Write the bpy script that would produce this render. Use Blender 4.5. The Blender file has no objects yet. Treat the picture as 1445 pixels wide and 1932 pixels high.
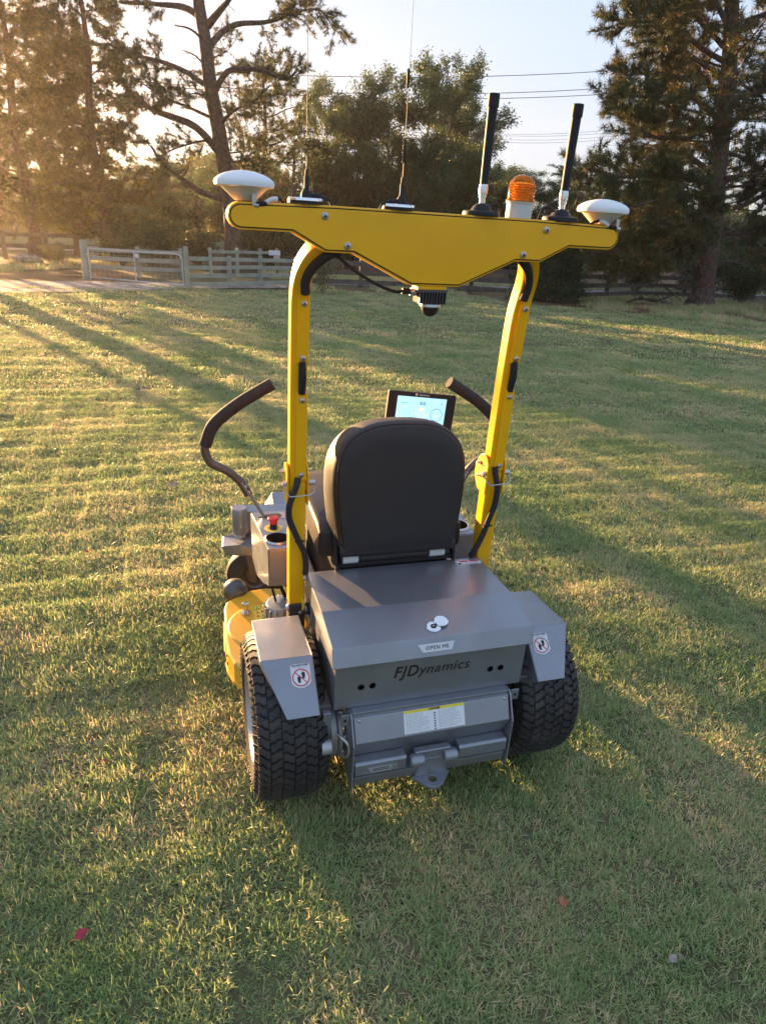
import bpy, math, random
import numpy as np
from mathutils import Vector, Matrix

random.seed(7)
S = bpy.context.scene
COL = S.collection
R = math.radians

# ------------------------------------------------------------------ camera, sky, sun, exposure
cam_d = bpy.data.cameras.new('camera'); cam = bpy.data.objects.new('camera', cam_d); COL.objects.link(cam)
F_PX, W_PX, H_PX = 1235.66, 1445.0, 1932.0
cam_d.sensor_fit = 'VERTICAL'; cam_d.sensor_height = 34.6; cam_d.lens = F_PX / H_PX * 34.6
cam_d.clip_start = 0.05; cam_d.clip_end = 2000
yaw, pitch, roll = R(17.87699), R(24.70571), R(3.88410)
fw = Vector((math.sin(yaw) * math.cos(pitch), math.cos(yaw) * math.cos(pitch), -math.sin(pitch)))
r0 = Vector((math.cos(yaw), -math.sin(yaw), 0)); u0 = r0.cross(fw)
rt = math.cos(roll) * r0 + math.sin(roll) * u0
up = -math.sin(roll) * r0 + math.cos(roll) * u0
M = Matrix((rt, up, -fw)).transposed().to_4x4(); M.translation = Vector((-0.62821, -1.36276, 1.67909))
cam.matrix_world = M
S.camera = cam
cam_d.dof.use_dof = False

SUN_AZ, SUN_EL = -23.8, 3.8           # degrees; azimuth from +Y towards +X
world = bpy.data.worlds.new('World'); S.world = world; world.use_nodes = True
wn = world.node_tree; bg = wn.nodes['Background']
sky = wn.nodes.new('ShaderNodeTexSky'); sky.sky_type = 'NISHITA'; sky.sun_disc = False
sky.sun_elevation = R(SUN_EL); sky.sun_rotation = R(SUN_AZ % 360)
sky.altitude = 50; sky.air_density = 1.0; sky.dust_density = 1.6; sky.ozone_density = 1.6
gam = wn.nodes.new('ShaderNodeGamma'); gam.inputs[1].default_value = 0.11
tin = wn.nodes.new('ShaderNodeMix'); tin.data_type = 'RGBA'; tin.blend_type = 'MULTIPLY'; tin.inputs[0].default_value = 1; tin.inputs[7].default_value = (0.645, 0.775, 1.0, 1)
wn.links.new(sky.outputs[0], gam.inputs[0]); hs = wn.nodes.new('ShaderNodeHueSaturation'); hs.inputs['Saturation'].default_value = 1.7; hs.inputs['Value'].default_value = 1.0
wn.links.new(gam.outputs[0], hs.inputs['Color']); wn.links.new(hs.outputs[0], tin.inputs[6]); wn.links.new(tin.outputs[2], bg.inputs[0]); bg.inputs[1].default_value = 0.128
sun_d = bpy.data.lights.new('sun', 'SUN'); sun = bpy.data.objects.new('sun', sun_d); COL.objects.link(sun)
sun_d.energy = 4.4; sun_d.angle = R(0.5); sun_d.color = (1.0, 0.60, 0.27)
sd = Vector((math.sin(R(SUN_AZ)) * math.cos(R(SUN_EL)), math.cos(R(SUN_AZ)) * math.cos(R(SUN_EL)), math.sin(R(SUN_EL))))
sun.rotation_euler = (-sd).to_track_quat('-Z', 'Y').to_euler()
sun.location = sd * 60
S.view_settings.view_transform = 'Standard'; S.view_settings.look = 'None'; S.view_settings.gamma = 1
S.view_settings.use_curve_mapping = False
S.view_settings.exposure = 3.0
S.render.engine = 'CYCLES'
S.cycles.use_denoising = True
S.cycles.max_bounces = 8; S.cycles.transparent_max_bounces = 8
S.cycles.sample_clamp_indirect = 6

# ------------------------------------------------------------------ materials
def mat(name, col=(0.5, 0.5, 0.5), rough=0.5, metal=0.0, spec=0.5, coat=0.0, emis=None, trans=0.0,
        noise=None, bump=None, rvar=None):
    m = bpy.data.materials.new(name); m.use_nodes = True
    nt = m.node_tree; b = nt.nodes['Principled BSDF']
    b.inputs['Base Color'].default_value = (*col, 1); b.inputs['Roughness'].default_value = rough
    b.inputs['Metallic'].default_value = metal; b.inputs['Specular IOR Level'].default_value = spec
    b.inputs['Coat Weight'].default_value = coat; b.inputs['Coat Roughness'].default_value = 0.12
    b.inputs['Transmission Weight'].default_value = trans
    if emis: b.inputs['Emission Color'].default_value = (*emis[0], 1); b.inputs['Emission Strength'].default_value = emis[1]
    tc = nt.nodes.new('ShaderNodeTexCoord')
    if noise:                       # (colour2, scale, low, high, detail)
        c2, sc, lo, hi = noise[:4]
        n = nt.nodes.new('ShaderNodeTexNoise'); n.inputs['Scale'].default_value = sc; n.inputs['Detail'].default_value = 6
        r = nt.nodes.new('ShaderNodeMapRange'); r.inputs[1].default_value = lo; r.inputs[2].default_value = hi
        x = nt.nodes.new('ShaderNodeMix'); x.data_type = 'RGBA'
        x.inputs[6].default_value = (*col, 1); x.inputs[7].default_value = (*c2, 1)
        nt.links.new(tc.outputs['Object'], n.inputs['Vector']); nt.links.new(n.outputs['Fac'], r.inputs[0])
        nt.links.new(r.outputs[0], x.inputs[0]); nt.links.new(x.outputs[2], b.inputs['Base Color'])
    if rvar:                        # (scale, lo, hi)
        n = nt.nodes.new('ShaderNodeTexNoise'); n.inputs['Scale'].default_value = rvar[0]; n.inputs['Detail'].default_value = 5
        r = nt.nodes.new('ShaderNodeMapRange'); r.inputs[1].default_value = 0.3; r.inputs[2].default_value = 0.7
        r.inputs[3].default_value = rvar[1]; r.inputs[4].default_value = rvar[2]
        nt.links.new(tc.outputs['Object'], n.inputs['Vector']); nt.links.new(n.outputs['Fac'], r.inputs[0])
        nt.links.new(r.outputs[0], b.inputs['Roughness'])
    if bump:                        # (scale, distance, kind, stretch)
        if len(bump) > 2 and bump[2] == 'voronoi':
            n = nt.nodes.new('ShaderNodeTexVoronoi'); out = n.outputs['Distance']
        else:
            n = nt.nodes.new('ShaderNodeTexNoise'); n.inputs['Detail'].default_value = 6; out = n.outputs['Fac']
        n.inputs['Scale'].default_value = bump[0]
        mp = nt.nodes.new('ShaderNodeMapping')
        if len(bump) > 3: mp.inputs['Scale'].default_value = bump[3]
        nt.links.new(tc.outputs['Object'], mp.inputs['Vector']); nt.links.new(mp.outputs[0], n.inputs['Vector'])
        bp = nt.nodes.new('ShaderNodeBump'); bp.inputs['Distance'].default_value = bump[1]; bp.inputs['Strength'].default_value = 1.0
        nt.links.new(out, bp.inputs['Height']); nt.links.new(bp.outputs[0], b.inputs['Normal'])
    return m

def leaf_mat(name, c0, c1, c2, transl=0.35, rough=0.5, wn_scale=0.35, amp=(-.25, .2)):
    """foliage / grass: per-blade 'tint' plus slow world noise between three colours, part translucent"""
    m = bpy.data.materials.new(name); m.use_nodes = True; nt = m.node_tree; nt.nodes.clear()
    out = nt.nodes.new('ShaderNodeOutputMaterial')
    at = nt.nodes.new('ShaderNodeAttribute'); at.attribute_name = 'tint'
    geo = nt.nodes.new('ShaderNodeNewGeometry')
    n = nt.nodes.new('ShaderNodeTexNoise'); n.inputs['Scale'].default_value = wn_scale; n.inputs['Detail'].default_value = 5
    nt.links.new(geo.outputs['Position'], n.inputs['Vector'])
    mr = nt.nodes.new('ShaderNodeMapRange'); mr.inputs[1].default_value = 0.35; mr.inputs[2].default_value = 0.65
    mr.inputs[3].default_value = amp[0]; mr.inputs[4].default_value = amp[1]
    nt.links.new(n.outputs['Fac'], mr.inputs[0])
    ad = nt.nodes.new('ShaderNodeMath'); ad.operation = 'ADD'; ad.use_clamp = True
    nt.links.new(at.outputs['Fac'], ad.inputs[0]); nt.links.new(mr.outputs[0], ad.inputs[1])
    cr = nt.nodes.new('ShaderNodeValToRGB'); e = cr.color_ramp.elements
    e[0].position = 0; e[0].color = (*c0, 1); e[1].position = 1; e[1].color = (*c2, 1)
    k = cr.color_ramp.elements.new(0.55); k.color = (*c1, 1)
    nt.links.new(ad.outputs[0], cr.inputs[0])
    pb = nt.nodes.new('ShaderNodeBsdfPrincipled'); pb.inputs['Roughness'].default_value = rough
    pb.inputs['Specular IOR Level'].default_value = 0.3
    tr = nt.nodes.new('ShaderNodeBsdfTranslucent'); mx = nt.nodes.new('ShaderNodeMixShader'); mx.inputs[0].default_value = transl
    nt.links.new(cr.outputs[0], pb.inputs['Base Color']); nt.links.new(cr.outputs[0], tr.inputs['Color'])
    nt.links.new(pb.outputs[0], mx.inputs[1]); nt.links.new(tr.outputs[0], mx.inputs[2])
    nt.links.new(mx.outputs[0], out.inputs[0])
    return m

GREY = mat('grey_metallic_paint', (0.285, 0.295, 0.335), 0.36, 0.62, 0.5, 0.2, noise=((0.25, 0.255, 0.285), 7, 0.35, 0.7), rvar=(9, 0.30, 0.46), bump=(900, 0.00012))
DGREY = mat('dark_grey_paint', (0.10, 0.095, 0.10), 0.42, 0.5, 0.5, 0.1, rvar=(12, 0.36, 0.5))
YEL = mat('yellow_paint', (0.92, 0.46, 0.002), 0.36, 0.0, 0.4, 0.1, noise=((0.84, 0.41, 0.003), 6, .4, .7), rvar=(7, 0.28, 0.4), bump=(700, 0.0001))
YEL2 = mat('yellow_deck_paint', (0.74, 0.40, 0.015), 0.32, 0.0, 0.5, 0.3, noise=((0.60, 0.42, 0.10), 5, 0.5, 0.75), rvar=(9, 0.25, 0.42))
BLK = mat('black_plastic', (0.018, 0.016, 0.018), 0.6, 0.0, 0.3, bump=(600, 0.0001))
FOAM = mat('black_foam_grip', (0.022, 0.018, 0.02), 0.8, bump=(500, 0.0004))
RUB = mat('tyre_rubber', (0.022, 0.020, 0.022), 0.62, noise=((0.06, 0.05, 0.042), 16, 0.5, 0.8), bump=(220, 0.0008))
VIN = mat('black_vinyl', (0.020, 0.016, 0.017), 0.46, noise=((0.028, 0.020, 0.020), 6, 0.4, 0.8), bump=(420, 0.0006), rvar=(8, 0.4, 0.58))
WHT = mat('white_plastic', (0.78, 0.78, 0.78), 0.4)
OFF = mat('off_white_plastic', (0.60, 0.59, 0.55), 0.45)
STEEL = mat('bright_steel', (0.62, 0.61, 0.6), 0.22, 1.0)
CHROME = mat('polished_chrome', (0.78, 0.78, 0.8), 0.06, 1.0)
ZINC = mat('zinc_plated_steel', (0.5, 0.49, 0.48), 0.35, 0.9)
CAST = mat('cast_alloy', (0.42, 0.42, 0.43), 0.5, 0.7, bump=(200, 0.0006))
DARK = mat('dark_recess', (0.010, 0.009, 0.009), 0.8)
REDP = mat('red_plastic', (0.62, 0.02, 0.035), 0.4)
REDINK = mat('red_print', (0.55, 0.03, 0.05), 0.5)
PALEY = mat('yellow_print', (0.75, 0.6, 0.05), 0.5)
INK = mat('black_print', (0.015, 0.012, 0.014), 0.5)
BRONZE = mat('dark_brown_print', (0.030, 0.018, 0.014), 0.4)
LABEL = mat('white_label_film', (0.72, 0.72, 0.74), 0.4)
GLABEL = mat('pale_grey_label_film', (0.62, 0.62, 0.66), 0.4)
SILV = mat('silver_label_film', (0.40, 0.40, 0.42), 0.35, 0.3)
AMBER = mat('amber_lens', (1.0, 0.46, 0.10), 0.10, trans=0.9); AMBER.node_tree.nodes['Principled BSDF'].inputs['IOR'].default_value = 1.12
REFL = mat('amber_reflector', (1.0, 0.55, 0.06), 0.2, 0.35)
SCREEN = mat('lit_screen', (0.05, 0.05, 0.05), 0.2, emis=((0.36, 0.66, 0.86), 0.20))
SCR_D = mat('lit_screen_dark', (0.02, 0.02, 0.03), 0.2, emis=((0.04, 0.10, 0.14), 0.25))
SCR_B = mat('lit_screen_blue', (0.02, 0.1, 0.3), 0.2, emis=((0.03, 0.22, 0.62), 0.35))
SCR_R = mat('lit_screen_ring', (0.3, 0.5, 0.6), 0.2, emis=((0.22, 0.5, 0.62), 0.28))
SCR_Y = mat('lit_screen_yellow', (0.4, 0.5, 0.1), 0.2, emis=((0.5, 0.75, 0.3), 0.3))
FENCE = mat('pale_green_grey_fence_paint', (0.35, 0.365, 0.30), 0.75, noise=((0.24, 0.255, 0.21), 3, 0.4, 0.7), bump=(14, 0.004, 'n', (1, 1, 1)))
DFENCE = mat('dark_weathered_timber', (0.085, 0.068, 0.06), 0.85, noise=((0.15, 0.12, 0.10), 4, 0.4, 0.7), bump=(20, 0.005))
BARK = mat('furrowed_pine_bark', (0.075, 0.048, 0.038), 0.9, noise=((0.14, 0.09, 0.065), 9, 0.42, 0.62), bump=(7, 0.05, 'voronoi', (1.6, 1.6, 0.45)))
BARK2 = mat('grey_smooth_bark', (0.16, 0.13, 0.10), 0.9, noise=((0.26, 0.21, 0.16), 5, 0.4, 0.65), bump=(10, 0.02))
GALV = mat('galvanised_gate', (0.55, 0.55, 0.54), 0.4, 0.6)

PINE = leaf_mat('pine_needles', (0.050, 0.070, 0.024), (0.090, 0.105, 0.035), (0.24, 0.15, 0.06), 0.32)
PINE2 = leaf_mat('brown_tinged_pine_needles', (0.050, 0.068, 0.026), (0.09, 0.10, 0.036), (0.30, 0.16, 0.07), 0.30)
CASU = leaf_mat('fine_olive_foliage', (0.05, 0.06, 0.014), (0.10, 0.10, 0.02), (0.26, 0.18, 0.04), 0.42)
BROAD = leaf_mat('dull_green_leaves', (0.055, 0.092, 0.040), (0.095, 0.135, 0.052), (0.17, 0.18, 0.06), 0.38)
SHRUB = leaf_mat('shrub_leaves', (0.05, 0.07, 0.025), (0.10, 0.12, 0.045), (0.28, 0.19, 0.08), 0.35)
BUSHM = leaf_mat('dark_conifer_leaves', (0.028, 0.050, 0.024), (0.05, 0.085, 0.038), (0.09, 0.12, 0.05), 0.25)
GRASSM = leaf_mat('grass_blades', (0.24, 0.34, 0.125), (0.42, 0.49, 0.21), (0.76, 0.57, 0.36), 0.42, 0.45, 1.5, (-.3, .32))

# ------------------------------------------------------------------ mesh helpers
def link(name, me, parent=None, bevel=None, seg=2):
    o = bpy.data.objects.new(name, me); COL.objects.link(o)
    if parent: o.parent = parent
    if bevel:
        b = o.modifiers.new('bevel', 'BEVEL'); b.width = bevel; b.segments = seg; b.limit_method = 'ANGLE'; b.angle_limit = R(28)
        b.harden_normals = False
    return o

class MB:
    """collects simple shapes into one mesh; materials by slot"""
    def __init__(s): s.v = []; s.f = []; s.m = []; s.sm = []; s.mats = []
    def add(s, vs, fs, m, smooth=False):
        if m not in s.mats: s.mats.append(m)
        k = len(s.v); s.v += [tuple(v) for v in vs]
        for f in fs: s.f.append(tuple(i + k for i in f)); s.m.append(s.mats.index(m)); s.sm.append(smooth)
        return s
    def box(s, c, d, m, rot=None):
        hx, hy, hz = d[0] / 2, d[1] / 2, d[2] / 2
        vs = [Vector((x * hx, y * hy, z * hz)) for x in (-1, 1) for y in (-1, 1) for z in (-1, 1)]
        if rot is not None: vs = [rot @ v for v in vs]
        vs = [v + Vector(c) for v in vs]
        return s.add(vs, [(0, 1, 3, 2), (4, 6, 7, 5), (0, 4, 5, 1), (2, 3, 7, 6), (0, 2, 6, 4), (1, 5, 7, 3)], m)
    def prism(s, a, b, m):
        """two matching 3-D outlines a, b -> closed solid"""
        n = len(a); fs = [tuple(range(n)), tuple(range(2 * n - 1, n - 1, -1))]
        fs += [(i, i + n, (i + 1) % n + n, (i + 1) % n) for i in range(n)]
        return s.add(list(a) + list(b), fs, m)
    def px(s, prof, x0, x1, m):     # profile (y,z) swept along x
        return s.prism([(x0, p[0], p[1]) for p in prof], [(x1, p[0], p[1]) for p in prof], m)
    def py(s, prof, y0, y1, m):     # profile (x,z)
        return s.prism([(p[0], y0, p[1]) for p in prof], [(p[0], y1, p[1]) for p in prof], m)
    def pz(s, prof, z0, z1, m):
        return s.prism([(p[0], p[1], z0) for p in prof], [(p[0], p[1], z1) for p in prof], m)
    def tube(s, pts, r, m, n=12, smooth=True, caps=True, square=None, phase=0.0):
        pts = [Vector(p) for p in pts]; N = len(pts)
        rr = r if hasattr(r, '__len__') else [r] * N
        t = [(pts[min(i + 1, N - 1)] - pts[max(i - 1, 0)]).normalized() for i in range(N)]
        ref = Vector((0, 0, 1)) if abs(t[0].z) < 0.9 else Vector((0, 1, 0))
        a = (ref - ref.dot(t[0]) * t[0]).normalized(); vs = []
        for i in range(N):
            a = (a - a.dot(t[i]) * t[i]).normalized(); b = t[i].cross(a)
            for k in range(n):
                w = 2 * math.pi * (k + phase) / n
                vs.append(pts[i] + (a * math.cos(w) + b * math.sin(w)) * rr[i])
        fs = [(i * n + k, i * n + (k + 1) % n, (i + 1) * n + (k + 1) % n, (i + 1) * n + k) for i in range(N - 1) for k in range(n)]
        s.add(vs, fs, m, smooth)
        if caps: s.f += [tuple(len(s.v) - len(vs) + k for k in range(n - 1, -1, -1)), tuple(len(s.v) - n + k for k in range(n))]; s.m += [s.mats.index(m)] * 2; s.sm += [False] * 2
        return s
    def lathe(s, prof, m, o=(0, 0, 0), ax='z', n=28, smooth=True, cap=True):
        """prof: (radius, height) list"""
        vs = []; o = Vector(o)
        for (r, h) in prof:
            for k in range(n):
                w = 2 * math.pi * k / n; c, q = r * math.cos(w), r * math.sin(w)
                vs.append(o + Vector({'z': (c, q, h), 'x': (h, c, q), 'y': (q, h, c)}[ax]))
        P = len(prof)
        fs = [(i * n + k, i * n + (k + 1) % n, (i + 1) * n + (k + 1) % n, (i + 1) * n + k) for i in range(P - 1) for k in range(n)]
        s.add(vs, fs, m, smooth)
        k0 = len(s.v) - len(vs)
        if cap and prof[0][0] > 1e-4: s.f.append(tuple(k0 + k for k in range(n - 1, -1, -1))); s.m.append(s.mats.index(m)); s.sm.append(False)
        if cap and prof[-1][0] > 1e-4: s.f.append(tuple(len(s.v) - n + k for k in range(n))); s.m.append(s.mats.index(m)); s.sm.append(False)
        return s
    def mesh(s, name):
        me = bpy.data.meshes.new(name); me.from_pydata(s.v, [], s.f)
        for m in s.mats: me.materials.append(m)
        me.polygons.foreach_set('material_index', s.m); me.polygons.foreach_set('use_smooth', s.sm)
        me.validate(); me.update(); return me
    def build(s, name, parent=None, bevel=None, seg=2):
        me = s.mesh(name)
        import bmesh
        bm = bmesh.new(); bm.from_mesh(me); bmesh.ops.recalc_face_normals(bm, faces=bm.faces); bm.to_mesh(me); bm.free()
        if any(s.sm): me.set_sharp_from_angle(angle=R(38))
        return link(name, me, parent, bevel, seg)

def smooth_path(pts, sub=6):
    P = [Vector(p) for p in pts]; out = []
    for i in range(len(P) - 1):
        a = P[max(i - 1, 0)]; b = P[i]; c = P[i + 1]; d = P[min(i + 2, len(P) - 1)]
        for k in range(sub):
            t = k / sub
            out.append(0.5 * ((2 * b) + (c - a) * t + (2 * a - 5 * b + 4 * c - d) * t * t + (3 * b - 3 * c + d - a) * t ** 3))
    return out + [P[-1]]

def inset(poly, d):
    n = len(poly); area = sum(poly[i][0] * poly[(i + 1) % n][1] - poly[(i + 1) % n][0] * poly[i][1] for i in range(n))
    sg = 1 if area > 0 else -1; out = []
    for i in range(n):
        p0, p1, p2 = Vector(poly[i - 1]), Vector(poly[i]), Vector(poly[(i + 1) % n])
        e1 = (p1 - p0).normalized(); e2 = (p2 - p1).normalized()
        n1 = Vector((-e1.y, e1.x)) * sg; n2 = Vector((-e2.y, e2.x)) * sg
        b = (n1 + n2); b = b / max(b.dot(b) / 2, 0.3)
        out.append(tuple(p1 + b * d))
    return out

def thing(name, label, cat, loc=(0, 0, 0), group=None):
    o = bpy.data.objects.new(name, None); COL.objects.link(o); o.location = loc; o.empty_display_size = 0.2
    o['label'] = label; o['category'] = cat
    if group: o['group'] = group
    return o
def tag(o, label=None, cat=None, group=None, kind=None):
    if label: o['label'] = label
    if cat: o['category'] = cat
    if group: o['group'] = group
    if kind: o['kind'] = kind
    return o

def frame_text(txt, origin, xd, yd, size, m, name, parent, bold=0.0, shear=0.0, sx=1.0, align='CENTER', space=1.0):
    """flat lettering lying on a surface: origin, direction of reading, direction of letter tops"""
    c = bpy.data.curves.new('t', 'FONT'); c.body = txt; c.size = size; c.align_x = align; c.align_y = 'CENTER'
    c.offset = bold; c.shear = shear; c.space_character = space; c.extrude = 0.0003; c.resolution_u = 3
    t = bpy.data.objects.new('t', c)
    me = bpy.data.meshes.new_from_object(t); bpy.data.objects.remove(t)
    X = Vector(xd).normalized(); Y = Vector(yd); Y = (Y - Y.dot(X) * X).normalized(); Z = X.cross(Y)
    mt = Matrix((X * sx, Y, Z)).transposed().to_4x4(); mt.translation = Vector(origin)
    me.transform(mt); me.materials.clear(); me.materials.append(m); me.update()
    return link(name, me, parent)

# ------------------------------------------------------------------ ground
def gz(x, y):
    x = np.asarray(x, float); y = np.asarray(y, float)
    base = -0.035 * np.clip(y - 1, 0, 34)
    n = 0
    for (kx, ky, a, p) in ((3.1, 1.2, .006, 0), (-1.4, 4.3, .006, 1), (6.2, 5.1, .003, 2), (-7.5, 3.3, .003, 4), (1.1, -.7, .010, 3)):
        n = n + a * np.sin(kx * x + ky * y + p)
    w = np.clip((-0.2 - x) / 1.0, 0, 1) * np.clip((y - 2.2) / 1.0, 0, 1) * np.clip((14 - y) / 4, 0, 1)
    n = n + w * 0.006 * np.sin((0.8 * x - 0.6 * y) * 2 * math.pi / 0.34 + 0.6 * np.sin(1.3 * y))
    hill = 0.7 * np.clip((np.hypot(x, y) - 60) / 60, 0, 1)
    near = np.exp(-((np.abs(x) - 0.4) ** 2 + (y - .2) ** 2) / .08)
    return base + n * (1 - 0.8 * np.clip(near, 0, 1)) * np.clip(1.3 - np.hypot(x, y) / 60, 0, 1) + hill

def axis_coords(lo, hi, fine_lo, fine_hi, step):
    a = list(np.arange(fine_lo, fine_hi, step)); s = step
    while a[-1] < hi: s *= 1.12; a.append(a[-1] + s)
    s = step; b = [fine_lo]
    while b[-1] > lo: s *= 1.12; b.append(b[-1] - s)
    return np.array(b[::-1][:-1] + a)
gx = axis_coords(-500, 500, -7, 9, 0.09); gy = axis_coords(-60, 700, -1.6, 14, 0.09)
X, Y = np.meshgrid(gx, gy); Z = gz(X, Y)
V = np.stack([X.ravel(), Y.ravel(), Z.ravel()], -1)
ny, nx = X.shape
idx = np.arange(nx * ny).reshape(ny, nx)
Q = np.stack([idx[:-1, :-1].ravel(), idx[:-1, 1:].ravel(), idx[1:, 1:].ravel(), idx[1:, :-1].ravel()], -1)

def np_mesh(name, V, Fc, m, tint=None, smooth=False):
    me = bpy.data.meshes.new(name); nf, k = Fc.shape
    me.vertices.add(len(V)); me.vertices.foreach_set('co', np.ascontiguousarray(V, dtype=np.float32).ravel())
    me.loops.add(nf * k); me.loops.foreach_set('vertex_index', np.ascontiguousarray(Fc, dtype=np.int32).ravel())
    me.polygons.add(nf); me.polygons.foreach_set('loop_start', np.arange(0, nf * k, k, dtype=np.int32))
    me.polygons.foreach_set('loop_total', np.full(nf, k, dtype=np.int32))
    if smooth: me.polygons.foreach_set('use_smooth', np.ones(nf, dtype=bool))
    if tint is not None:
        a = me.attributes.new('tint', 'FLOAT', 'FACE'); a.data.foreach_set('value', tint.astype(np.float32))
    me.materials.append(m); me.update(calc_edges=True)
    return me

def ground_material():
    m = bpy.data.materials.new('lawn_soil'); m.use_nodes = True; nt = m.node_tree; b = nt.nodes['Principled BSDF']
    b.inputs['Roughness'].default_value = 0.95; b.inputs['Specular IOR Level'].default_value = 0.1
    geo = nt.nodes.new('ShaderNodeNewGeometry'); L = nt.links.new
    def noise(sc, det=8):
        n = nt.nodes.new('ShaderNodeTexNoise'); n.inputs['Scale'].default_value = sc; n.inputs['Detail'].default_value = det
        L(geo.outputs['Position'], n.inputs['Vector']); return n.outputs['Fac']
    def mr(i, a, c, lo=0, hi=1):
        r = nt.nodes.new('ShaderNodeMapRange'); r.inputs[1].default_value = a; r.inputs[2].default_value = c
        r.inputs[3].default_value = lo; r.inputs[4].default_value = hi; L(i, r.inputs[0]); return r.outputs[0]
    def mix(f, a, c):
        x = nt.nodes.new('ShaderNodeMix'); x.data_type = 'RGBA'; L(f, x.inputs[0])
        for k, q in ((6, a), (7, c)):
            if isinstance(q, tuple): x.inputs[k].default_value = (*q, 1)
            else: L(q, x.inputs[k])
        return x.outputs[2]
    at = nt.nodes.new('ShaderNodeAttribute'); at.attribute_name = 'cover'
    sp = nt.nodes.new('ShaderNodeSeparateColor'); L(at.outputs['Color'], sp.inputs[0])
    green = mix(mr(noise(60), .35, .65), (0.075, 0.075, 0.038), (0.16, 0.155, 0.075))
    green = mix(mr(noise(1.3), .4, .7), green, (0.19, 0.155, 0.09))
    litter = mix(mr(noise(25), .35, .65), (0.10, 0.060, 0.035), (0.24, 0.15, 0.09))
    wob = noise(6); 
    def edge(ch):
        a = nt.nodes.new('ShaderNodeMath'); a.operation = 'ADD'; L(sp.outputs[ch], a.inputs[0])
        s = mr(wob, .3, .7, -.35, .35); L(s, a.inputs[1]); return mr(a.outputs[0], .4, .6)
    c = mix(edge(0), green, litter)
    L(c, b.inputs['Base Color'])
    bp = nt.nodes.new('ShaderNodeBump'); bp.inputs['Distance'].default_value = 0.02; bp.inputs['Strength'].default_value = 1
    L(noise(45), bp.inputs['Height']); L(bp.outputs[0], b.inputs['Normal'])
    return m

def litter_w(x, y):
    """how much dry litter instead of lawn"""
    x = np.asarray(x, float); y = np.asarray(y, float)
    a = np.clip((y - (19.0 - .25 * np.clip(x + 5, -9, 0))) / 1.0, 0, 1) * np.clip((-1.2 - x) / 1.5, 0, 1) * np.clip((31 - y) / 2, 0, 1)
    d = np.hypot((x - 15.5) / 6.6, (y - 16.3) / 3.0); b = np.clip((1.25 - d) / .4, 0, 1)
    c = np.clip((y - 18.2) / .8, 0, 1) * np.clip((x - 2.6) / 1, 0, 1) * np.clip((20.6 - y) / .5, 0, 1) * 0.75
    e = np.clip((y - 27) / 4, 0, 1) * np.clip((x + 1) / 2, 0, 1)
    return np.clip(np.maximum.reduce([a, b, c, e]), 0, 1)

me = np_mesh('ground', V, Q, ground_material(), smooth=True)
lw = litter_w(V[:, 0], V[:, 1])
ca = me.color_attributes.new('cover', 'FLOAT_COLOR', 'POINT')
ca.data.foreach_set('color', np.stack([lw, lw * 0, lw * 0, lw * 0 + 1], -1).astype(np.float32).ravel())
ground = link('ground', me); tag(ground, kind='structure')

def strip(name, pts_a, pts_b, m, dz, n=60):
    """ground-hugging strip between two polylines"""
    A = np.array([tuple(p) for p in smooth_path([(*p, 0) for p in pts_a], 14)])[:, :2]
    B = np.array([tuple(p) for p in smooth_path([(*p, 0) for p in pts_b], 14)])[:, :2]
    k = 14; vs = []
    for i in range(k + 1):
        t = i / k; P = A * (1 - t) + B * t; vs.append(np.column_stack([P, gz(P[:, 0], P[:, 1]) + dz]))
    vs = np.concatenate(vs); N = len(A); idx = np.arange(len(vs)).reshape(k + 1, N)
    q = np.stack([idx[:-1, :-1].ravel(), idx[:-1, 1:].ravel(), idx[1:, 1:].ravel(), idx[1:, :-1].ravel()], -1)
    return tag(link(name, np_mesh(name, vs, q, m, smooth=True)), kind='structure')
GRAVEL = mat('pale_gravel', (0.42, 0.36, 0.32), 0.95, noise=((0.22, 0.17, 0.14), 5, 0.42, 0.62), bump=(60, 0.02))
ASPH = mat('worn_asphalt', (0.17, 0.17, 0.18), 0.8, noise=((0.23, 0.225, 0.23), 2, 0.4, 0.7), bump=(80, 0.004))
DRYG = mat('rough_dry_grass', (0.20, 0.19, 0.07), 0.95, noise=((0.12, 0.13, 0.05), 3, 0.4, 0.65), bump=(30, 0.05))
strip('gravel_driveway', [(-60, 15.6), (-12, 15.0), (-5, 15.4), (-2, 16.6), (0.3, 18.3), (3.6, 19.8)],
      [(-60, 19.0), (-12, 18.6), (-5.5, 18.6), (-2.7, 19.4), (0.4, 19.8), (3.4, 21.0)], GRAVEL, 0.03)
strip('road', [(4.2, 21.2), (12, 20.6), (22, 20.9), (60, 23)], [(3.6, 23.4), (12, 23.2), (22, 23.6), (60, 26)], ASPH, 0.03)
strip('road_verge', [(3.6, 23.4), (12, 23.2), (22, 23.6), (60, 26)], [(3.2, 26.8), (12, 26.6), (22, 27.2), (60, 30)], DRYG, 0.034)
strip('track_beyond_fence', [(-60, 36), (-14, 36), (-4, 38), (4, 42)], [(-60, 39), (-14, 39), (-4, 41.5), (4, 45)], GRAVEL, 0.02)
strip('meadow_strip', [(-60, 40), (-14, 40), (-4, 42.6), (4, 46)], [(-60, 50), (-14, 50), (-4, 50), (4, 52)], DRYG, 0.05)

# ------------------------------------------------------------------ the mower
mower = thing('ride_on_mower', 'grey and yellow zero-turn ride-on mower with tall yellow antenna bar, parked on the lawn', 'mower')
def bolt(o, parent, name='bolt', r=0.0075, ax='y', s=-1, m=ZINC):
    b = MB(); b.lathe([(r * 1.25, 0), (r * 1.25, .0018 * s), (r, .0022 * s), (r * .8, .006 * s), (r * .45, .0075 * s), (r * .42, .0045 * s)], m, o, ax, 14)
    b.lathe([(r * .40, .0046 * s), (0, .0044 * s)], DARK, o, ax, 6)
    return b.build(name, parent)

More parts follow.
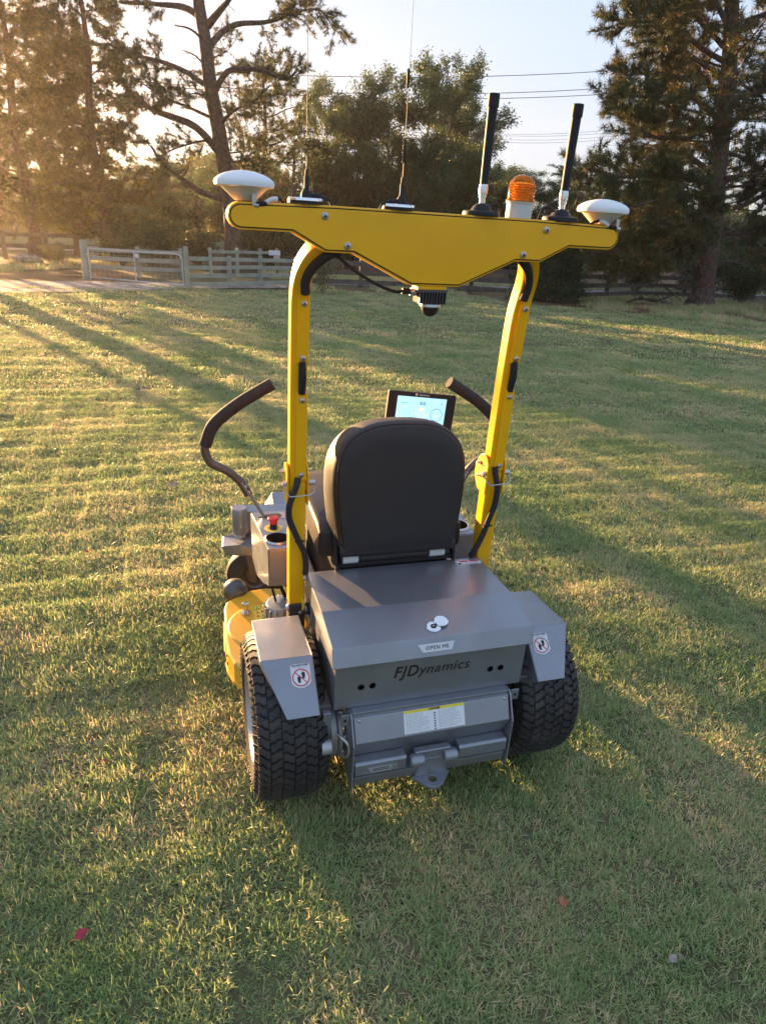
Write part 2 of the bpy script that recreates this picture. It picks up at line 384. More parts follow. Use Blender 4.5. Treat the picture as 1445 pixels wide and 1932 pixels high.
# --- hood: upper lid folded from sheet, three slopes and a skirt
HX = 0.296
hood = MB()
prof = [(.413, .627), (.174, .635), (.022, .615), (0, .565), (.004, .562), (.026, .606), (.174, .629), (.410, .621)]
hood.px(prof, -HX, HX, GREY)
for s in (-1, 1):
    side = [(.413, .627), (.174, .635), (.022, .615), (0, .565), (.022, .560), (.20, .572), (.413, .560)]
    hood.px([(y, z - .0005) for y, z in side], s * (HX - .004) if s > 0 else -HX - .001, s * (HX + .001) if s > 0 else -(HX - .004), GREY)
hood.px([(.408, .625), (.408, .56), (.404, .56), (.404, .621)], -HX + .004, HX - .004, DGREY)
hood = hood.build('hood', mower, .0035)
body = MB(); body.px([(.018, .60), (.018, .409), (.05, .400), (.40, .40), (.40, .60)], -.286, .286, GREY)
body = body.build('rear_body', mower, .004)
frame_text('FJD', (-.121, .0166, .511), (1, 0, 0), (0, 0, 1), .052, BRONZE, 'logo_lettering', body, bold=.0006, shear=.22, sx=.90, align='LEFT', space=1.1)
frame_text('ynamics', (-.046, .0166, .511), (1, 0, 0), (0, 0, 1), .047, BRONZE, 'logo_lettering', body, bold=-.0002, shear=.22, sx=.98, align='LEFT', space=1.06)
for x in (-.212, -.179, .179, .212):
    MB().lathe([(.0098, 0), (.0098, -.0012), (.0078, -.0016), (.006, .004)], DARK, (x, .018, .479), 'y', 20).build('plug_hole', body)

# OPEN ME plate on the rear slope, lock with swung-aside cap on the top
sl = Vector((0, .022, .05)).normalized(); sn = Vector((0, -.05, .022)).normalized()
def on_rear(x, t, off=0.0): return Vector((x, 0, .565)) + sl * t + sn * off
pl = [(-.058, .0385), (-.044, .0155), (.042, .0155), (.051, .0385)]
b = MB(); b.prism([on_rear(x, t, .0007) for x, t in pl], [on_rear(x, t, .0016) for x, t in pl], GLABEL)
om = b.build('open_me_plate', mower)
frame_text('OPEN ME', on_rear(-.001, .0265, .0021), (1, 0, 0), sl, .0150, INK, 'plate_lettering', om, space=1.15)
tn = Vector((0, -.02, .152)).normalized(); tt = Vector((0, .152, .02)).normalized()
def disc(c, n, r, h, m, name, parent, seg=36, tapered=.9):
    n = Vector(n).normalized(); a = n.orthogonal().normalized(); bb = n.cross(a)
    mb = MB(); rings = [(r, 0), (r, h * .75), (r * tapered, h), (0, h)]; vs = []
    for rr, hh in rings[:3]:
        for k in range(seg):
            w = 2 * math.pi * k / seg; vs.append(Vector(c) + (a * math.cos(w) + bb * math.sin(w)) * rr + n * hh)
    fs = [(i * seg + k, i * seg + (k + 1) % seg, (i + 1) * seg + (k + 1) % seg, (i + 1) * seg + k) for i in range(2) for k in range(seg)]
    fs.append(tuple(2 * seg + k for k in range(seg))); fs.append(tuple(range(seg)))
    mb.add(vs, fs, m, False)
    return mb.build(name, parent)
lc = Vector((.002, .059, .6204))
disc(lc, tn, .0215, .005, CHROME, 'lock_body', mower)
disc(lc + tn * .005, tn, .0085, .0012, DARK, 'keyhole', mower)
disc(lc + tn * .0062, tn, .0045, .001, STEEL, 'key_barrel', mower, 3)
disc(Vector((.029, .074, .6226)) + tn * .0055, tn, .0215, .004, CHROME, 'lock_cap', mower)
# red/white warning sticker near the seat
b = MB(); zz = .6285
b.pz([(.203, .397), (.285, .396), (.292, .380), (.283, .364), (.205, .364)], zz - .002, zz, GLABEL)
ws = b.build('hood_sticker', mower)
b = MB(); b.pz([(.216, .394), (.247, .394), (.247, .386), (.218, .386)], zz, zz + .0004, REDINK); b.pz([(.252, .394), (.284, .394), (.284, .386), (.252, .386)], zz, zz + .0004, REDINK)
for k in range(3): b.pz([(.22, .380 - k * .005), (.278, .380 - k * .005), (.278, .3785 - k * .005), (.22, .3785 - k * .005)], zz, zz + .0004, SILV)
b.lathe([(.006, 0), (.006, .0005), (.0, .0006)], INK, (.212, .376, zz), 'z', 16)
b.build('sticker_print', ws)

# --- fenders
def fender(s):
    b = MB(); xi, xo, xb = .333 * s, .476 * s, .420 * s
    def q(z0, xin, xout, y): return [(xin, y, z0), (xout, y, z0)]
    T = .003
    F1, F2 = (xi, .344, .517), (xo, .341, .517); C1, C2 = (xi, .113, .536), (xo, .113, .536); B1, B2 = (xi, -.010, .4275), (xb, -.010, .4275)
    up_ = Vector((0, 0, T)); bk = Vector((0, .0022, -.0022))
    for A in ([F1, F2, C2, C1], [C1, C2, B2, B1]):
        A = [Vector(p) for p in A]; lo = [p + Vector((0, .002, -T)) for p in A]; b.prism(A, lo, GREY)
    sx = -.002 * s
    # outer and inner side walls
    for P in ([F2, C2, B2, (xb, .02, .42), (xo, .13, .512), (xo, .341, .500)], [F1, C1, B1, (xi, .05, .36), (xi, .20, .36), (xi, .344, .40)]):
        P = [Vector(p) for p in P]; b.prism([p + Vector((0, 0, -.001)) for p in P], [p + Vector((sx * 1.2, 0, -.001)) for p in P], GREY)
    return b.build('fender', mower, .0018)
fen = [fender(-1), fender(1)]
fs_d = Vector((0, .123, .109)).normalized(); fs_n = Vector((0, -.109, .123)).normalized()
def on_fender(x, t, off): return Vector((x, -.010, .4275)) + fs_d * t + fs_n * off
for s, cx in ((-1, -.370), (1, .371)):
    tcen = .110
    out = [(-.027, -.018), (-.0275, .030), (-.023, .034), (.023, .034), (.0275, .030), (.027, -.018), (.020, -.026), (.007, -.032), (-.007, -.032), (-.020, -.026)]
    b = MB(); b.prism([on_fender(cx + x, tcen + t, .0006) for x, t in out], [on_fender(cx + x, tcen + t, .0013) for x, t in out], GLABEL)
    st = b.build('do_not_step_sticker', mower)
    c0 = on_fender(cx, tcen - .004, .0014)
    disc(c0, fs_n, .0235, .0002, LABEL, 'sign_disc', st, 32, .99)
    b = MB(); ring = []
    for k in range(32):
        w = 2 * math.pi * k / 32; d = Vector((1, 0, 0)) * math.cos(w) + fs_d * math.sin(w); ring.append((c0 + d * .0240 + fs_n * .0005, c0 + d * .0208 + fs_n * .0005))
    vs = [p for r_ in ring for p in r_]; b.add(vs, [(2 * k, (2 * k + 2) % 64, (2 * k + 3) % 64, 2 * k + 1) for k in range(32)], REDINK)
    d1 = (Vector((-1, 0, 0)) + fs_d).normalized(); d2 = (Vector((1, 0, 0)) + fs_d).normalized()
    b.add([c0 + d1 * .022 + d2 * .0012 + fs_n * .0009, c0 + d1 * .022 - d2 * .0012 + fs_n * .0009, c0 - d1 * .022 - d2 * .0012 + fs_n * .0009, c0 - d1 * .022 + d2 * .0012 + fs_n * .0009], [(0, 1, 2, 3)], REDINK)
    b.build('prohibition_ring', st)
    b = MB()
    for fx, ft, mir in ((-.0055, -.005, 1), (.0065, .006, -1)):
        sole = [(-.0032, -.008), (.0005, -.0095), (.0042, -.0085), (.003, -.003), (.0048, .002), (.0045, .007), (.001, .0095), (-.003, .0085), (-.0052, .004), (-.0048, -.002)]
        b.add([c0 + Vector((1, 0, 0)) * (fx + px_ * mir) + fs_d * (ft + t_) + fs_n * .0007 for px_, t_ in sole], [tuple(range(10))], INK)
        for k in range(4):
            cc = c0 + Vector((1, 0, 0)) * (fx + mir * (-.0045 + k * .0028)) + fs_d * (ft + .0125 - .0006 * k) + fs_n * .0007
            b.add([cc + Vector((.001, 0, 0)), cc + fs_d * .001, cc - Vector((.001, 0, 0)), cc - fs_d * .001], [(0, 1, 2, 3)], INK)
    b.build('footprints', st)
    frame_text('DO NOT STEP', on_fender(cx, tcen + .0295, .0017), (1, 0, 0), fs_d, .0072, INK, 'sticker_lettering', st, bold=.0002)
    b = MB(); b.prism([on_fender(cx + x, tcen + t, .0015) for x, t in ((-.018, .0240), (.018, .0240), (.018, .0228), (-.018, .0228))], [on_fender(cx + x, tcen + t, .0018) for x, t in ((-.018, .0240), (.018, .0240), (.018, .0228), (-.018, .0228))], SILV)
    b.build('small_print', st)

# --- rear wheels
TY, TZ, TR = .225, .257, .261
def wheel(s):
    xin, xout = .296, .507; xc = (xin + xout) / 2; hw = (xout - xin) / 2
    root = MB(); prof = []
    for k in range(25):     # carcass profile across
        u = -1 + 2 * k / 24; rr = TR - .0135 - .028 * abs(u) ** 5
        prof.append((rr, (xc + u * hw * .93) * s))
    inner = [(TR - .10, (xc - hw * .80) * s), (TR - .075, (xc - hw * .99) * s), (TR - .055, (xc - hw * 1.0) * s)]
    outer = [(TR - .055, (xc + hw * 1.0) * s), (TR - .075, (xc + hw * .99) * s), (TR - .10, (xc + hw * .84) * s), (TR - .115, (xc + hw * .74) * s)]
    root.lathe(inner + prof + outer, RUB, (0, TY, TZ), 'x', 72)
    # lugs: rows of S-shaped blocks round the tread
    rows, N = 6, 54
    colw = 2 * hw * .90 / rows
    def P(u, ang, lift):
        x = xc + u * hw; rr = TR - .0135 - .028 * abs(u) ** 5 + lift; c = math.cos(ang); q = math.sin(ang)
        return (x * s, TY + rr * c, TZ + rr * q)
    pitch_a = 2 * math.pi / N
    for r_ in range(rows):
        u0 = (-.93 + 1.86 * r_ / rows); u1 = (-.93 + 1.86 * (r_ + 1) / rows) - .030
        for k in range(N):
            a0 = (k + .5 * (r_ % 2) + .12 * r_) * pitch_a
            off = [0, .02, .30, .33]; us = [u0, u0 + (u1 - u0) * .36, u0 + (u1 - u0) * .62, u1]; th = .68
            if r_ % 2: off = off[::-1]
            top = [P(us[i], a0 + off[i] * pitch_a, .0070) for i in range(4)] + [P(us[i], a0 + (off[i] + th) * pitch_a, .0070) for i in (3, 2, 1, 0)]
            sh = .05
            bot = [P(us[i] + (sh * (-1 if i == 0 else 1 if i == 3 else 0)) * .25, a0 + (off[i] - sh) * pitch_a, -.002) for i in range(4)] + [P(us[i] + (sh * (-1 if i == 0 else 1 if i == 3 else 0)) * .25, a0 + (off[i] + th + sh) * pitch_a, -.002) for i in (3, 2, 1, 0)]
            root.add(top + bot, [tuple(range(8))] + [(i, i + 8, (i + 1) % 8 + 8, (i + 1) % 8) for i in range(8)], RUB)
    for k in range(N * 2):  # shoulder bars, staggered, on both edges
        a0 = k * pitch_a / 2
        for sg in (-1, 1):
            d = (.34 if k % 2 else .18)
            q0 = [P(sg * .90, a0, .002), P(sg * .90, a0 + .26 * pitch_a, .002)]
            x1 = (xc + sg * hw * 1.012) * s; rr = TR - .046 - .02 * (k % 2)
            q1 = [(x1, TY + rr * math.cos(a0 + .22 * pitch_a), TZ + rr * math.sin(a0 + .22 * pitch_a)), (x1, TY + rr * math.cos(a0), TZ + rr * math.sin(a0))]
            base = [(p[0] - sg * .008 * s, TY + (p[1] - TY) * .965, TZ + (p[2] - TZ) * .965) for p in q0 + q1]
            root.add(q0 + q1 + base, [(0, 1, 2, 3)] + [(i, i + 4, (i + 1) % 4 + 4, (i + 1) % 4) for i in range(4)], RUB)
    w = bpy.data.objects.new('rear_wheel', None); COL.objects.link(w); w.parent = mower; w.empty_display_size = .1
    t = root.build('tyre', w)
    b = MB(); rim = [(.0, .01), (.05, .012), (.055, -.01), (.105, -.012), (.118, .006), (.132, .030), (.139, .036), (.141, .030), (.134, .010), (.126, -.05), (.126, -.12), (.138, -.15), (.14, -.158)]
    b.lathe([(r_, (xc + hw * .60 + h) * s) for r_, h in rim], CAST, (0, TY, TZ), 'x', 48)
    b.build('rim', w)
    for k in range(5):
        a = 2 * math.pi * k / 5
        bolt(((xc + hw * .70) * s, TY + .04 * math.cos(a), TZ + .04 * math.sin(a)), w, 'wheel_nut', .008, 'x', s)
for s in (-1, 1): wheel(s)
b = MB(); b.tube([(-.42, TY, TZ), (.42, TY, TZ)], .022, DGREY)
b.build('axle', mower)
for s in (-1, 1):
    b = MB(); b.lathe([(.10, -.285), (.10, -.268), (.094, -.262), (.05, -.260), (.0, -.26)] if s < 0 else [(.10, .285), (.10, .268), (.094, .262), (.0, .26)], CAST, (0, .135, .262), 'x', 40)
    b.lathe([(.088, s * .262), (.088, s * .252), (.080, s * .248), (0, s * .248)], CAST, (0, .12, .262), 'x', 40)
    b.lathe([(.04, s * .300), (.04, s * .286)], ZINC, (0, .10, .27), 'x', 24)
    for a in (-.6, .2, 1.0, 2.6, 3.4): b.lathe([(.009, s * .258), (.009, s * .240)], ZINC, (0, .135 - .088 * math.cos(a), .262 + .088 * math.sin(a)), 'x', 6, False)
    b.build('drive_hub', mower)
b = MB(); b.tube(smooth_path([(-.282, -.012, .350), (-.270, -.035, .352), (-.258, -.045, .335), (-.256, -.045, .305), (-.262, -.038, .288), (-.272, -.02, .283)], 5), .0042, ZINC, 8)
b.build('lynch_pin', mower)
b = MB(); b.box((-.305, .03, .35), (.022, .03, .11), GREY); b.lathe([(.022, -.325), (.022, -.296)], CAST, (0, -.005, .305), 'x', 24)
b.build('gearbox_bracket', mower, .002)

# --- rear bumper box, danger label, tray and hitch
rb = MB()
rb.px([(-.005, .409), (-.005, .396), (-.011, .396), (-.011, .380), (.03, .380), (.03, .409)], -.238, .238, GREY)
rb = rb.build('bumper_strip', mower, .0015)
for x in (-.222, .222): bolt((x, -.0052 - .0062, .389), rb, 'screw', .005)
b = MB(); b.px([(-.011, .3965), (-.042, .330), (-.014, .264), (.03, .258), (.03, .396)], -.236, .236, GREY); cover = b.build('bumper_cover', mower, .002)
b = MB(); b.box((0, .0295, .30), (.47, .018, .22), DGREY); b.build('back_plate', mower)
for s in (-1, 1):
    b = MB(); pp = [(.06, .408), (-.002, .408), (-.017, .396), (-.052, .330), (-.055, .165), (-.030, .156), (.06, .20)]
    b.px(pp, s * .2395, s * .2445, GREY); b.px([(-.004, .41), (-.004, .372), (-.008, .372), (-.008, .41)], s * .246, s * .272, GREY); b.build('bumper_side_plate', mower, .0015)
    MB().lathe([(.0045, 0), (.0045, -.0006)], DARK, (s * .260, -.0083, .391), 'y', 14).build('bracket_hole', mower)
sl2 = Vector((0, .031, .066)).normalized(); sn2 = Vector((0, -.066, .031)).normalized()
def on_cov(x, t, off): return Vector((x, -.042, .330)) + sl2 * t + sn2 * off
def flat(b, fn, x0, x1, t0, t1, off, m, h=.0004):
    P = [(x0, t0), (x1, t0), (x1, t1), (x0, t1)]; b.prism([fn(x, t, off) for x, t in P], [fn(x, t, off + h) for x, t in P], m)
b = MB(); flat(b, on_cov, -.092, .093, .0065, .0725, .0005, LABEL); dl = b.build('danger_label', mower)
b = MB(); flat(b, on_cov, -.092, .093, .0645, .0725, .0010, PALEY); b.build('yellow_band', dl)
frame_text('! DANGER', on_cov(0, .0685, .0018), (1, 0, 0), sl2, .0078, INK, 'label_lettering', dl, bold=.0003)
b = MB(); rg = random.Random(3)
for side in (-1, 1):
    for k in range(13):
        t = .060 - k * .0041
        L_ = rg.uniform(.045, .072); x0 = -.086 if side < 0 else .012
        x = x0
        while x < x0 + L_:
            wd = rg.uniform(.003, .010); flat(b, on_cov, x, min(x + wd, x0 + L_), t, t + .0016, .0009, SILV if side else INK, .0002); x += wd + .0018
for k in range(7): flat(b, on_cov, -.0015, .0035, .053 - k * .0075, .057 - k * .0075, .0009, INK, .0002)
b.build('label_print', dl)
b = MB()
for s in (-1, 1):
    x0, x1 = (-.236, -.082) if s < 0 else (.080, .236)
    b.px([(-.044, .262), (-.050, .256), (-.050, .219), (-.044, .213), (-.012, .213), (-.012, .262)], x0, x1, GREY)
b.px([(-.047, .209), (-.035, .167), (.02, .163), (.02, .209)], -.236, .236, GREY)
b.box((0, -.006, .235), (.47, .010, .066), GREY); tray = b.build('tow_bar', mower, .003)
trap = [(-.212, .228), (-.112, .228), (-.100, .252), (-.200, .252)]
trap = [(-.212, .222), (-.106, .222), (-.114, .247), (-.200, .247)]
b = MB(); b.py(trap, -.0502, -.0508, SILV); tl = b.build('tow_bar_label', mower)
b = MB(); b.py(inset(trap, .0013), -.0508, -.0511, INK); b.py(inset(trap, .0022), -.0511, -.0514, SILV)
for x in (-.198, -.120):
    b.py([(x - .009, .226), (x + .009, .226), (x, .243)], -.0514, -.0516, INK); b.py([(x - .0065, .2275), (x + .0065, .2275), (x, .240)], -.0516, -.0518, SILV)
    b.py([(x - .001, .2295), (x + .001, .2295), (x + .0012, .236), (x - .0012, .236)], -.0518, -.0520, INK)
for k in range(2): b.py([(-.183, .230 + k * .006), (-.134, .230 + k * .006), (-.134, .2325 + k * .006), (-.183, .2325 + k * .006)], -.0514, -.0516, INK)
b.build('label_print', tl)
b = MB()
for s in (-1, 1): b.lathe([(.014, s * .030), (.019, s * .034), (.021, s * .060), (.019, s * .070), (.012, s * .074), (0, s * .074)], GREY, (0, -.052, .243), 'x', 24)
b.box((0, -.034, .243), (.110, .022, .044), GREY); b.build('hitch_pivot', mower, .003)
outl = [(-.068, -.03), (-.050, -.052), (-.026, -.083), (-.006, -.094), (.012, -.092), (.030, -.080), (.054, -.050), (.068, -.03)]
b = MB(); n = 20; z0, z1 = .158, .170
hole = [(.001 + .013 * math.cos(2 * math.pi * k / n), -.062 + .013 * math.sin(2 * math.pi * k / n)) for k in range(n)]
def outer_at(a):    # ray cast to the outline
    best = 9
    for i in range(len(outl)):
        p = Vector(outl[i]) - Vector((.001, -.062)); q = Vector(outl[(i + 1) % len(outl)]) - Vector((.001, -.062)); d = Vector((math.cos(a), math.sin(a)))
        den = d.x * (q.y - p.y) - d.y * (q.x - p.x)
        if abs(den) < 1e-9: continue
        t = (p.x * (q.y - p.y) - p.y * (q.x - p.x)) / den; u_ = (p.x * d.y - p.y * d.x) / den
        if t > 0 and -.001 <= u_ <= 1.001: best = min(best, t)
    return (.001 + math.cos(a) * best, -.062 + math.sin(a) * best)
ou = [outer_at(2 * math.pi * k / n) for k in range(n)]
vs = [(x, y, z) for z in (z0, z1) for ring in (hole, ou) for x, y in ring]
fs = []
for k in range(n):
    j = (k + 1) % n; fs += [(k, j, n + j, n + k), (2 * n + k, 3 * n + k, 3 * n + j, 2 * n + j), (k, 2 * n + k, 2 * n + j, j), (n + k, n + j, 3 * n + j, 3 * n + k)]
b.add(vs, fs, GREY)
b.prism([(-.05, -.048, .17), (.05, -.048, .17), (.035, -.046, .235), (-.035, -.046, .235)], [(-.05, -.038, .17), (.05, -.038, .17), (.035, -.036, .235), (-.035, -.036, .235)], GREY)
b.build('hitch_plate', mower, .0015)

# --- chassis, floor, foot rest
b = MB(); b.box((0, .70, .36), (.50, .62, .16), DGREY); b.box((-.262, .62, .50), (.05, .50, .07), GREY); b.box((.262, .62, .50), (.05, .50, .07), GREY)
b.box((0, .62, .53), (.44, .44, .10), DARK)
b.box((-.310, .20, .41), (.04, .34, .02), DGREY); b.box((.310, .20, .41), (.04, .34, .02), DGREY)
b.build('chassis', mower, .003)
b = MB(); b.box((-.205, .73, .545), (.012, .36, .02), ZINC); b.build('seat_rail', mower, .002); b = MB(); b.box((.205, .73, .545), (.012, .36, .02), ZINC); b.build('seat_rail', mower, .002)
b = MB(); b.px([(1.0, .30), (1.42, .30), (1.60, .365), (1.66, .36), (1.64, .22), (1.0, .22)], -.24, .24, GREY)
b.px([(1.44, .305), (1.62, .385), (1.665, .36), (1.60, .29)], -.245, .245, GREY)
b.prism([(-.245, 1.44, .305), (-.245, 1.62, .385), (-.245, 1.665, .30), (-.245, 1.45, .25)], [(-.30, 1.46, .26), (-.285, 1.60, .33), (-.29, 1.64, .26), (-.30, 1.46, .24)], GREY)
b.build('foot_rest', mower, .003)
b = MB(); b.tube(smooth_path([(-.19, 1.46, .325), (-.19, 1.45, .35), (-.15, 1.45, .355), (-.08, 1.45, .355)], 4), .006, BLK, 8)
b.lathe([(.010, 0), (.012, .02), (.006, .035), (.009, .045), (0, .05)], BLK, (-.165, 1.50, .345), 'z', 12)
b.build('deck_lift_pedal', mower)

# --- front caster on the left and right
def caster(s):
    c = bpy.data.objects.new('front_caster', None); COL.objects.link(c); c.parent = mower; c.empty_display_size = .05
    X0 = -.437 * (1 if s < 0 else -1)
    b = MB(); b.lathe([(.0, .388), (.030, .388), (.033, .392), (.033, .500), (.030, .506), (0, .506)], GREY, (X0, 1.2, 0), 'z', 32)
    b.lathe([(.022, .372), (.022, .389)], ZINC, (X0, 1.2, 0), 'z', 24); b.build('pivot_housing', c)
    bolt((X0 + s * -.004, 1.2 - .033, .43), c, 'grease_fitting', .004)
    b = MB(); b.prism([(X0 - .03 * s * -1, 1.20, .42), (X0 - .03 * s * -1, 1.26, .42), (X0 - .03 * s * -1, 1.26, .49), (X0 - .03 * s * -1, 1.20, .49)][::1],
                      [(s * .20, 1.30, .34), (s * .20, 1.40, .34), (s * .20, 1.40, .42), (s * .20, 1.30, .42)], GREY); b.build('caster_arm', c, .003)
    # fork and wheel: wheel centre, axle pointing back towards the rear of the machine
    wc = Vector((-.369 * (1 if s < 0 else -1), 1.275, .132)); ax = Vector((-.30 * (1 if s < 0 else -1), -.95, 0)).normalized(); rad = Vector((0, 0, 1)).cross(ax).normalized()
    def Q(a, r_, z): return wc + ax * a + rad * r_ + Vector((0, 0, z))
    hw = .038; vs = []; prof = [(-.9, .052), (-1, .070), (-1, .100), (-.85, .122), (-.4, .131), (.4, .131), (.85, .122), (1, .100), (1, .070), (.9, .052)]; n = 48
    for u_, r_ in prof:
        for k in range(n):
            w = 2 * math.pi * k / n; vs.append(Q(u_ * hw, r_ * math.cos(w), r_ * math.sin(w)))
    b = MB(); b.add(vs, [(i * n + k, i * n + (k + 1) % n, (i + 1) * n + (k + 1) % n, (i + 1) * n + k) for i in range(len(prof) - 1) for k in range(n)], RUB, True); b.build('tyre', c)
    vs = []; prof = [(.0, .0), (.9, .012), (.9, .016), (.5, .022), (.45, .040), (.8, .046), (.93, .053), (.7, .056), (-.7, .056), (-.95, .064), (-.5, .04), (-.5, 0)]
    for u_, r_ in prof:
        for k in range(n):
            w = 2 * math.pi * k / n; vs.append(Q(u_ * hw, r_ * math.cos(w), r_ * math.sin(w)))
    b = MB(); b.add(vs, [(i * n + k, i * n + (k + 1) % n, (i + 1) * n + (k + 1) % n, (i + 1) * n + k) for i in range(len(prof) - 1) for k in range(n)], DGREY, True); b.build('rim', c)
    b = MB()
    top = [Q(a, r_, z) for a, r_, z in ((.055, -.085, .150), (.055, -.06, .175), (.055, .045, .245), (.055, .075, .245), (.055, .085, .225), (.055, -.03, .130))]
    # cap of the fork: a folded sheet over the wheel, then a leg on each side
    capA = [(-.09, .150), (-.075, .180), (.02, .245), (.075, .245), (.095, .215), (.03, .150)]
    b.prism([Q(.055, -r_, z) for r_, z in capA], [Q(-.055, -r_, z) for r_, z in capA], GREY) if False else None
    P0 = Vector((X0, 1.2, .372))
    k = -1 if s < 0 else 1
    cap = [P0 + Vector(v) for v in ((k * .080, -.045, -.022), (k * .072, .05, -.022), (k * -.01, .075, -.002), (k * -.075, .07, -.03), (k * -.065, -.065, -.035), (k * .01, -.065, -.008))]
    cap2 = [p + Vector((k * -.012, .004, -.045)) for p in cap]
    b.prism(cap, cap2, GREY)
    for a in (.052, -.052):
        leg = [(-.020, .235), (.050, .250), (.022, .06), (.014, -.012), (-.010, -.018), (-.018, 0)]
        b.prism([Q(a, r_ * k, z) for r_, z in leg], [Q(a * .86, r_ * k, z) for r_, z in leg], DGREY)
    b.build('caster_fork', c, .003)
caster(-1); caster(1)

# --- cutting deck
deck_out = [(-.540, .72), (-.537, .63), (-.520, .57), (-.485, .52), (-.42, .49), (.40, .49), (.43, .56), (.43, .95), (.36, 1.02), (-.285, 1.04), (-.35, 1.055), (-.42, 1.045), (-.475, 1.01), (-.520, .972), (-.530, .93)]
dk = MB(); dk.pz(deck_out, .105, .19, YEL2); deck = dk.build('cutting_deck', mower, .010, 3)
b = MB(); dome = []
b.lathe([(.158, .188), (.154, .1955), (.151, .197), (.148, .1973), (.143, .1974), (0, .1975)], YEL2, (-.372, .775, 0), 'z', 64); b.build('deck_dome', mower)
b = MB(); b.pz([(p[0], p[1]) for p in inset(deck_out, -.006)], .098, .112, YEL2); b.build('deck_rim', mower, .003)
frame_text('42"', (-.5385, .640, .150), Vector((.03, -.09, 0)), (0, 0, 1), .066, INK, 'deck_lettering', deck, bold=.002)
b = MB(); b.lathe([(.020, .196), (.020, .206), (.012, .218), (.011, .238), (.013, .240), (.013, .248), (.006, .249), (.006, .243), (0, .243)], STEEL, (-.451, .861, 0), 'z', 6, False); b.build('washout_fitting', mower, .001)
b = MB(); qd = [(-.419, .905), (-.367, .915), (-.372, .815), (-.422, .812)]; b.pz(qd, .1974, .1984, PALEY); dlab = b.build('deck_sticker', mower)
b = MB(); b.pz(inset([(-.415, .901), (-.387, .906), (-.389, .880), (-.416, .876)], -.001), .1984, .1986, INK); b.pz(inset([(-.415, .901), (-.387, .906), (-.389, .880), (-.416, .876)], .0006), .1986, .1988, PALEY)
b.pz([(-.410, .881), (-.394, .883), (-.402, .899)], .1988, .1990, INK); b.pz([(-.406, .883), (-.398, .884), (-.402, .893)], .1990, .1992, PALEY)
for x, y in ((-.404, .858), (-.385, .862), (-.405, .832), (-.384, .836)): b.pz([(x - .006, y - .008), (x - .001, y - .003), (x + .004, y - .009), (x + .003, y + .008), (x - .003, y + .009)], .1984, .1987, INK if x > -.395 else REDINK)
b.build('sticker_print', dlab)
b = MB(); b.lathe([(0, .150), (.030, .152), (.046, .168), (.052, .190), (.048, .214), (.034, .232), (.014, .240), (0, .241)], DGREY, (-.476, 1.052, 0), 'z', 28); b.build('gauge_roller', mower)
b = MB(); b.lathe([(.060, .206), (.060, .262), (.054, .276), (0, .278)], CAST, (-.322, .795, 0), 'z', 32)
for k in range(16):
    a = 2 * math.pi * k / 16; b.box((-.322 + .062 * math.cos(a), .795 + .062 * math.sin(a), .240), (.012, .004, .062), CAST, Matrix.Rotation(a, 3, 'Z'))
b.build('blade_motor', mower, .001)
b = MB(); b.tube(smooth_path([(-.30, .82, .28), (-.318, .84, .33), (-.33, .80, .37), (-.31, .72, .40)], 5), .007, BLK, 8); b.tube(smooth_path([(-.34, .80, .28), (-.35, .83, .34), (-.33, .78, .41)], 5), .005, BLK, 8)
b.build('motor_cable', mower)

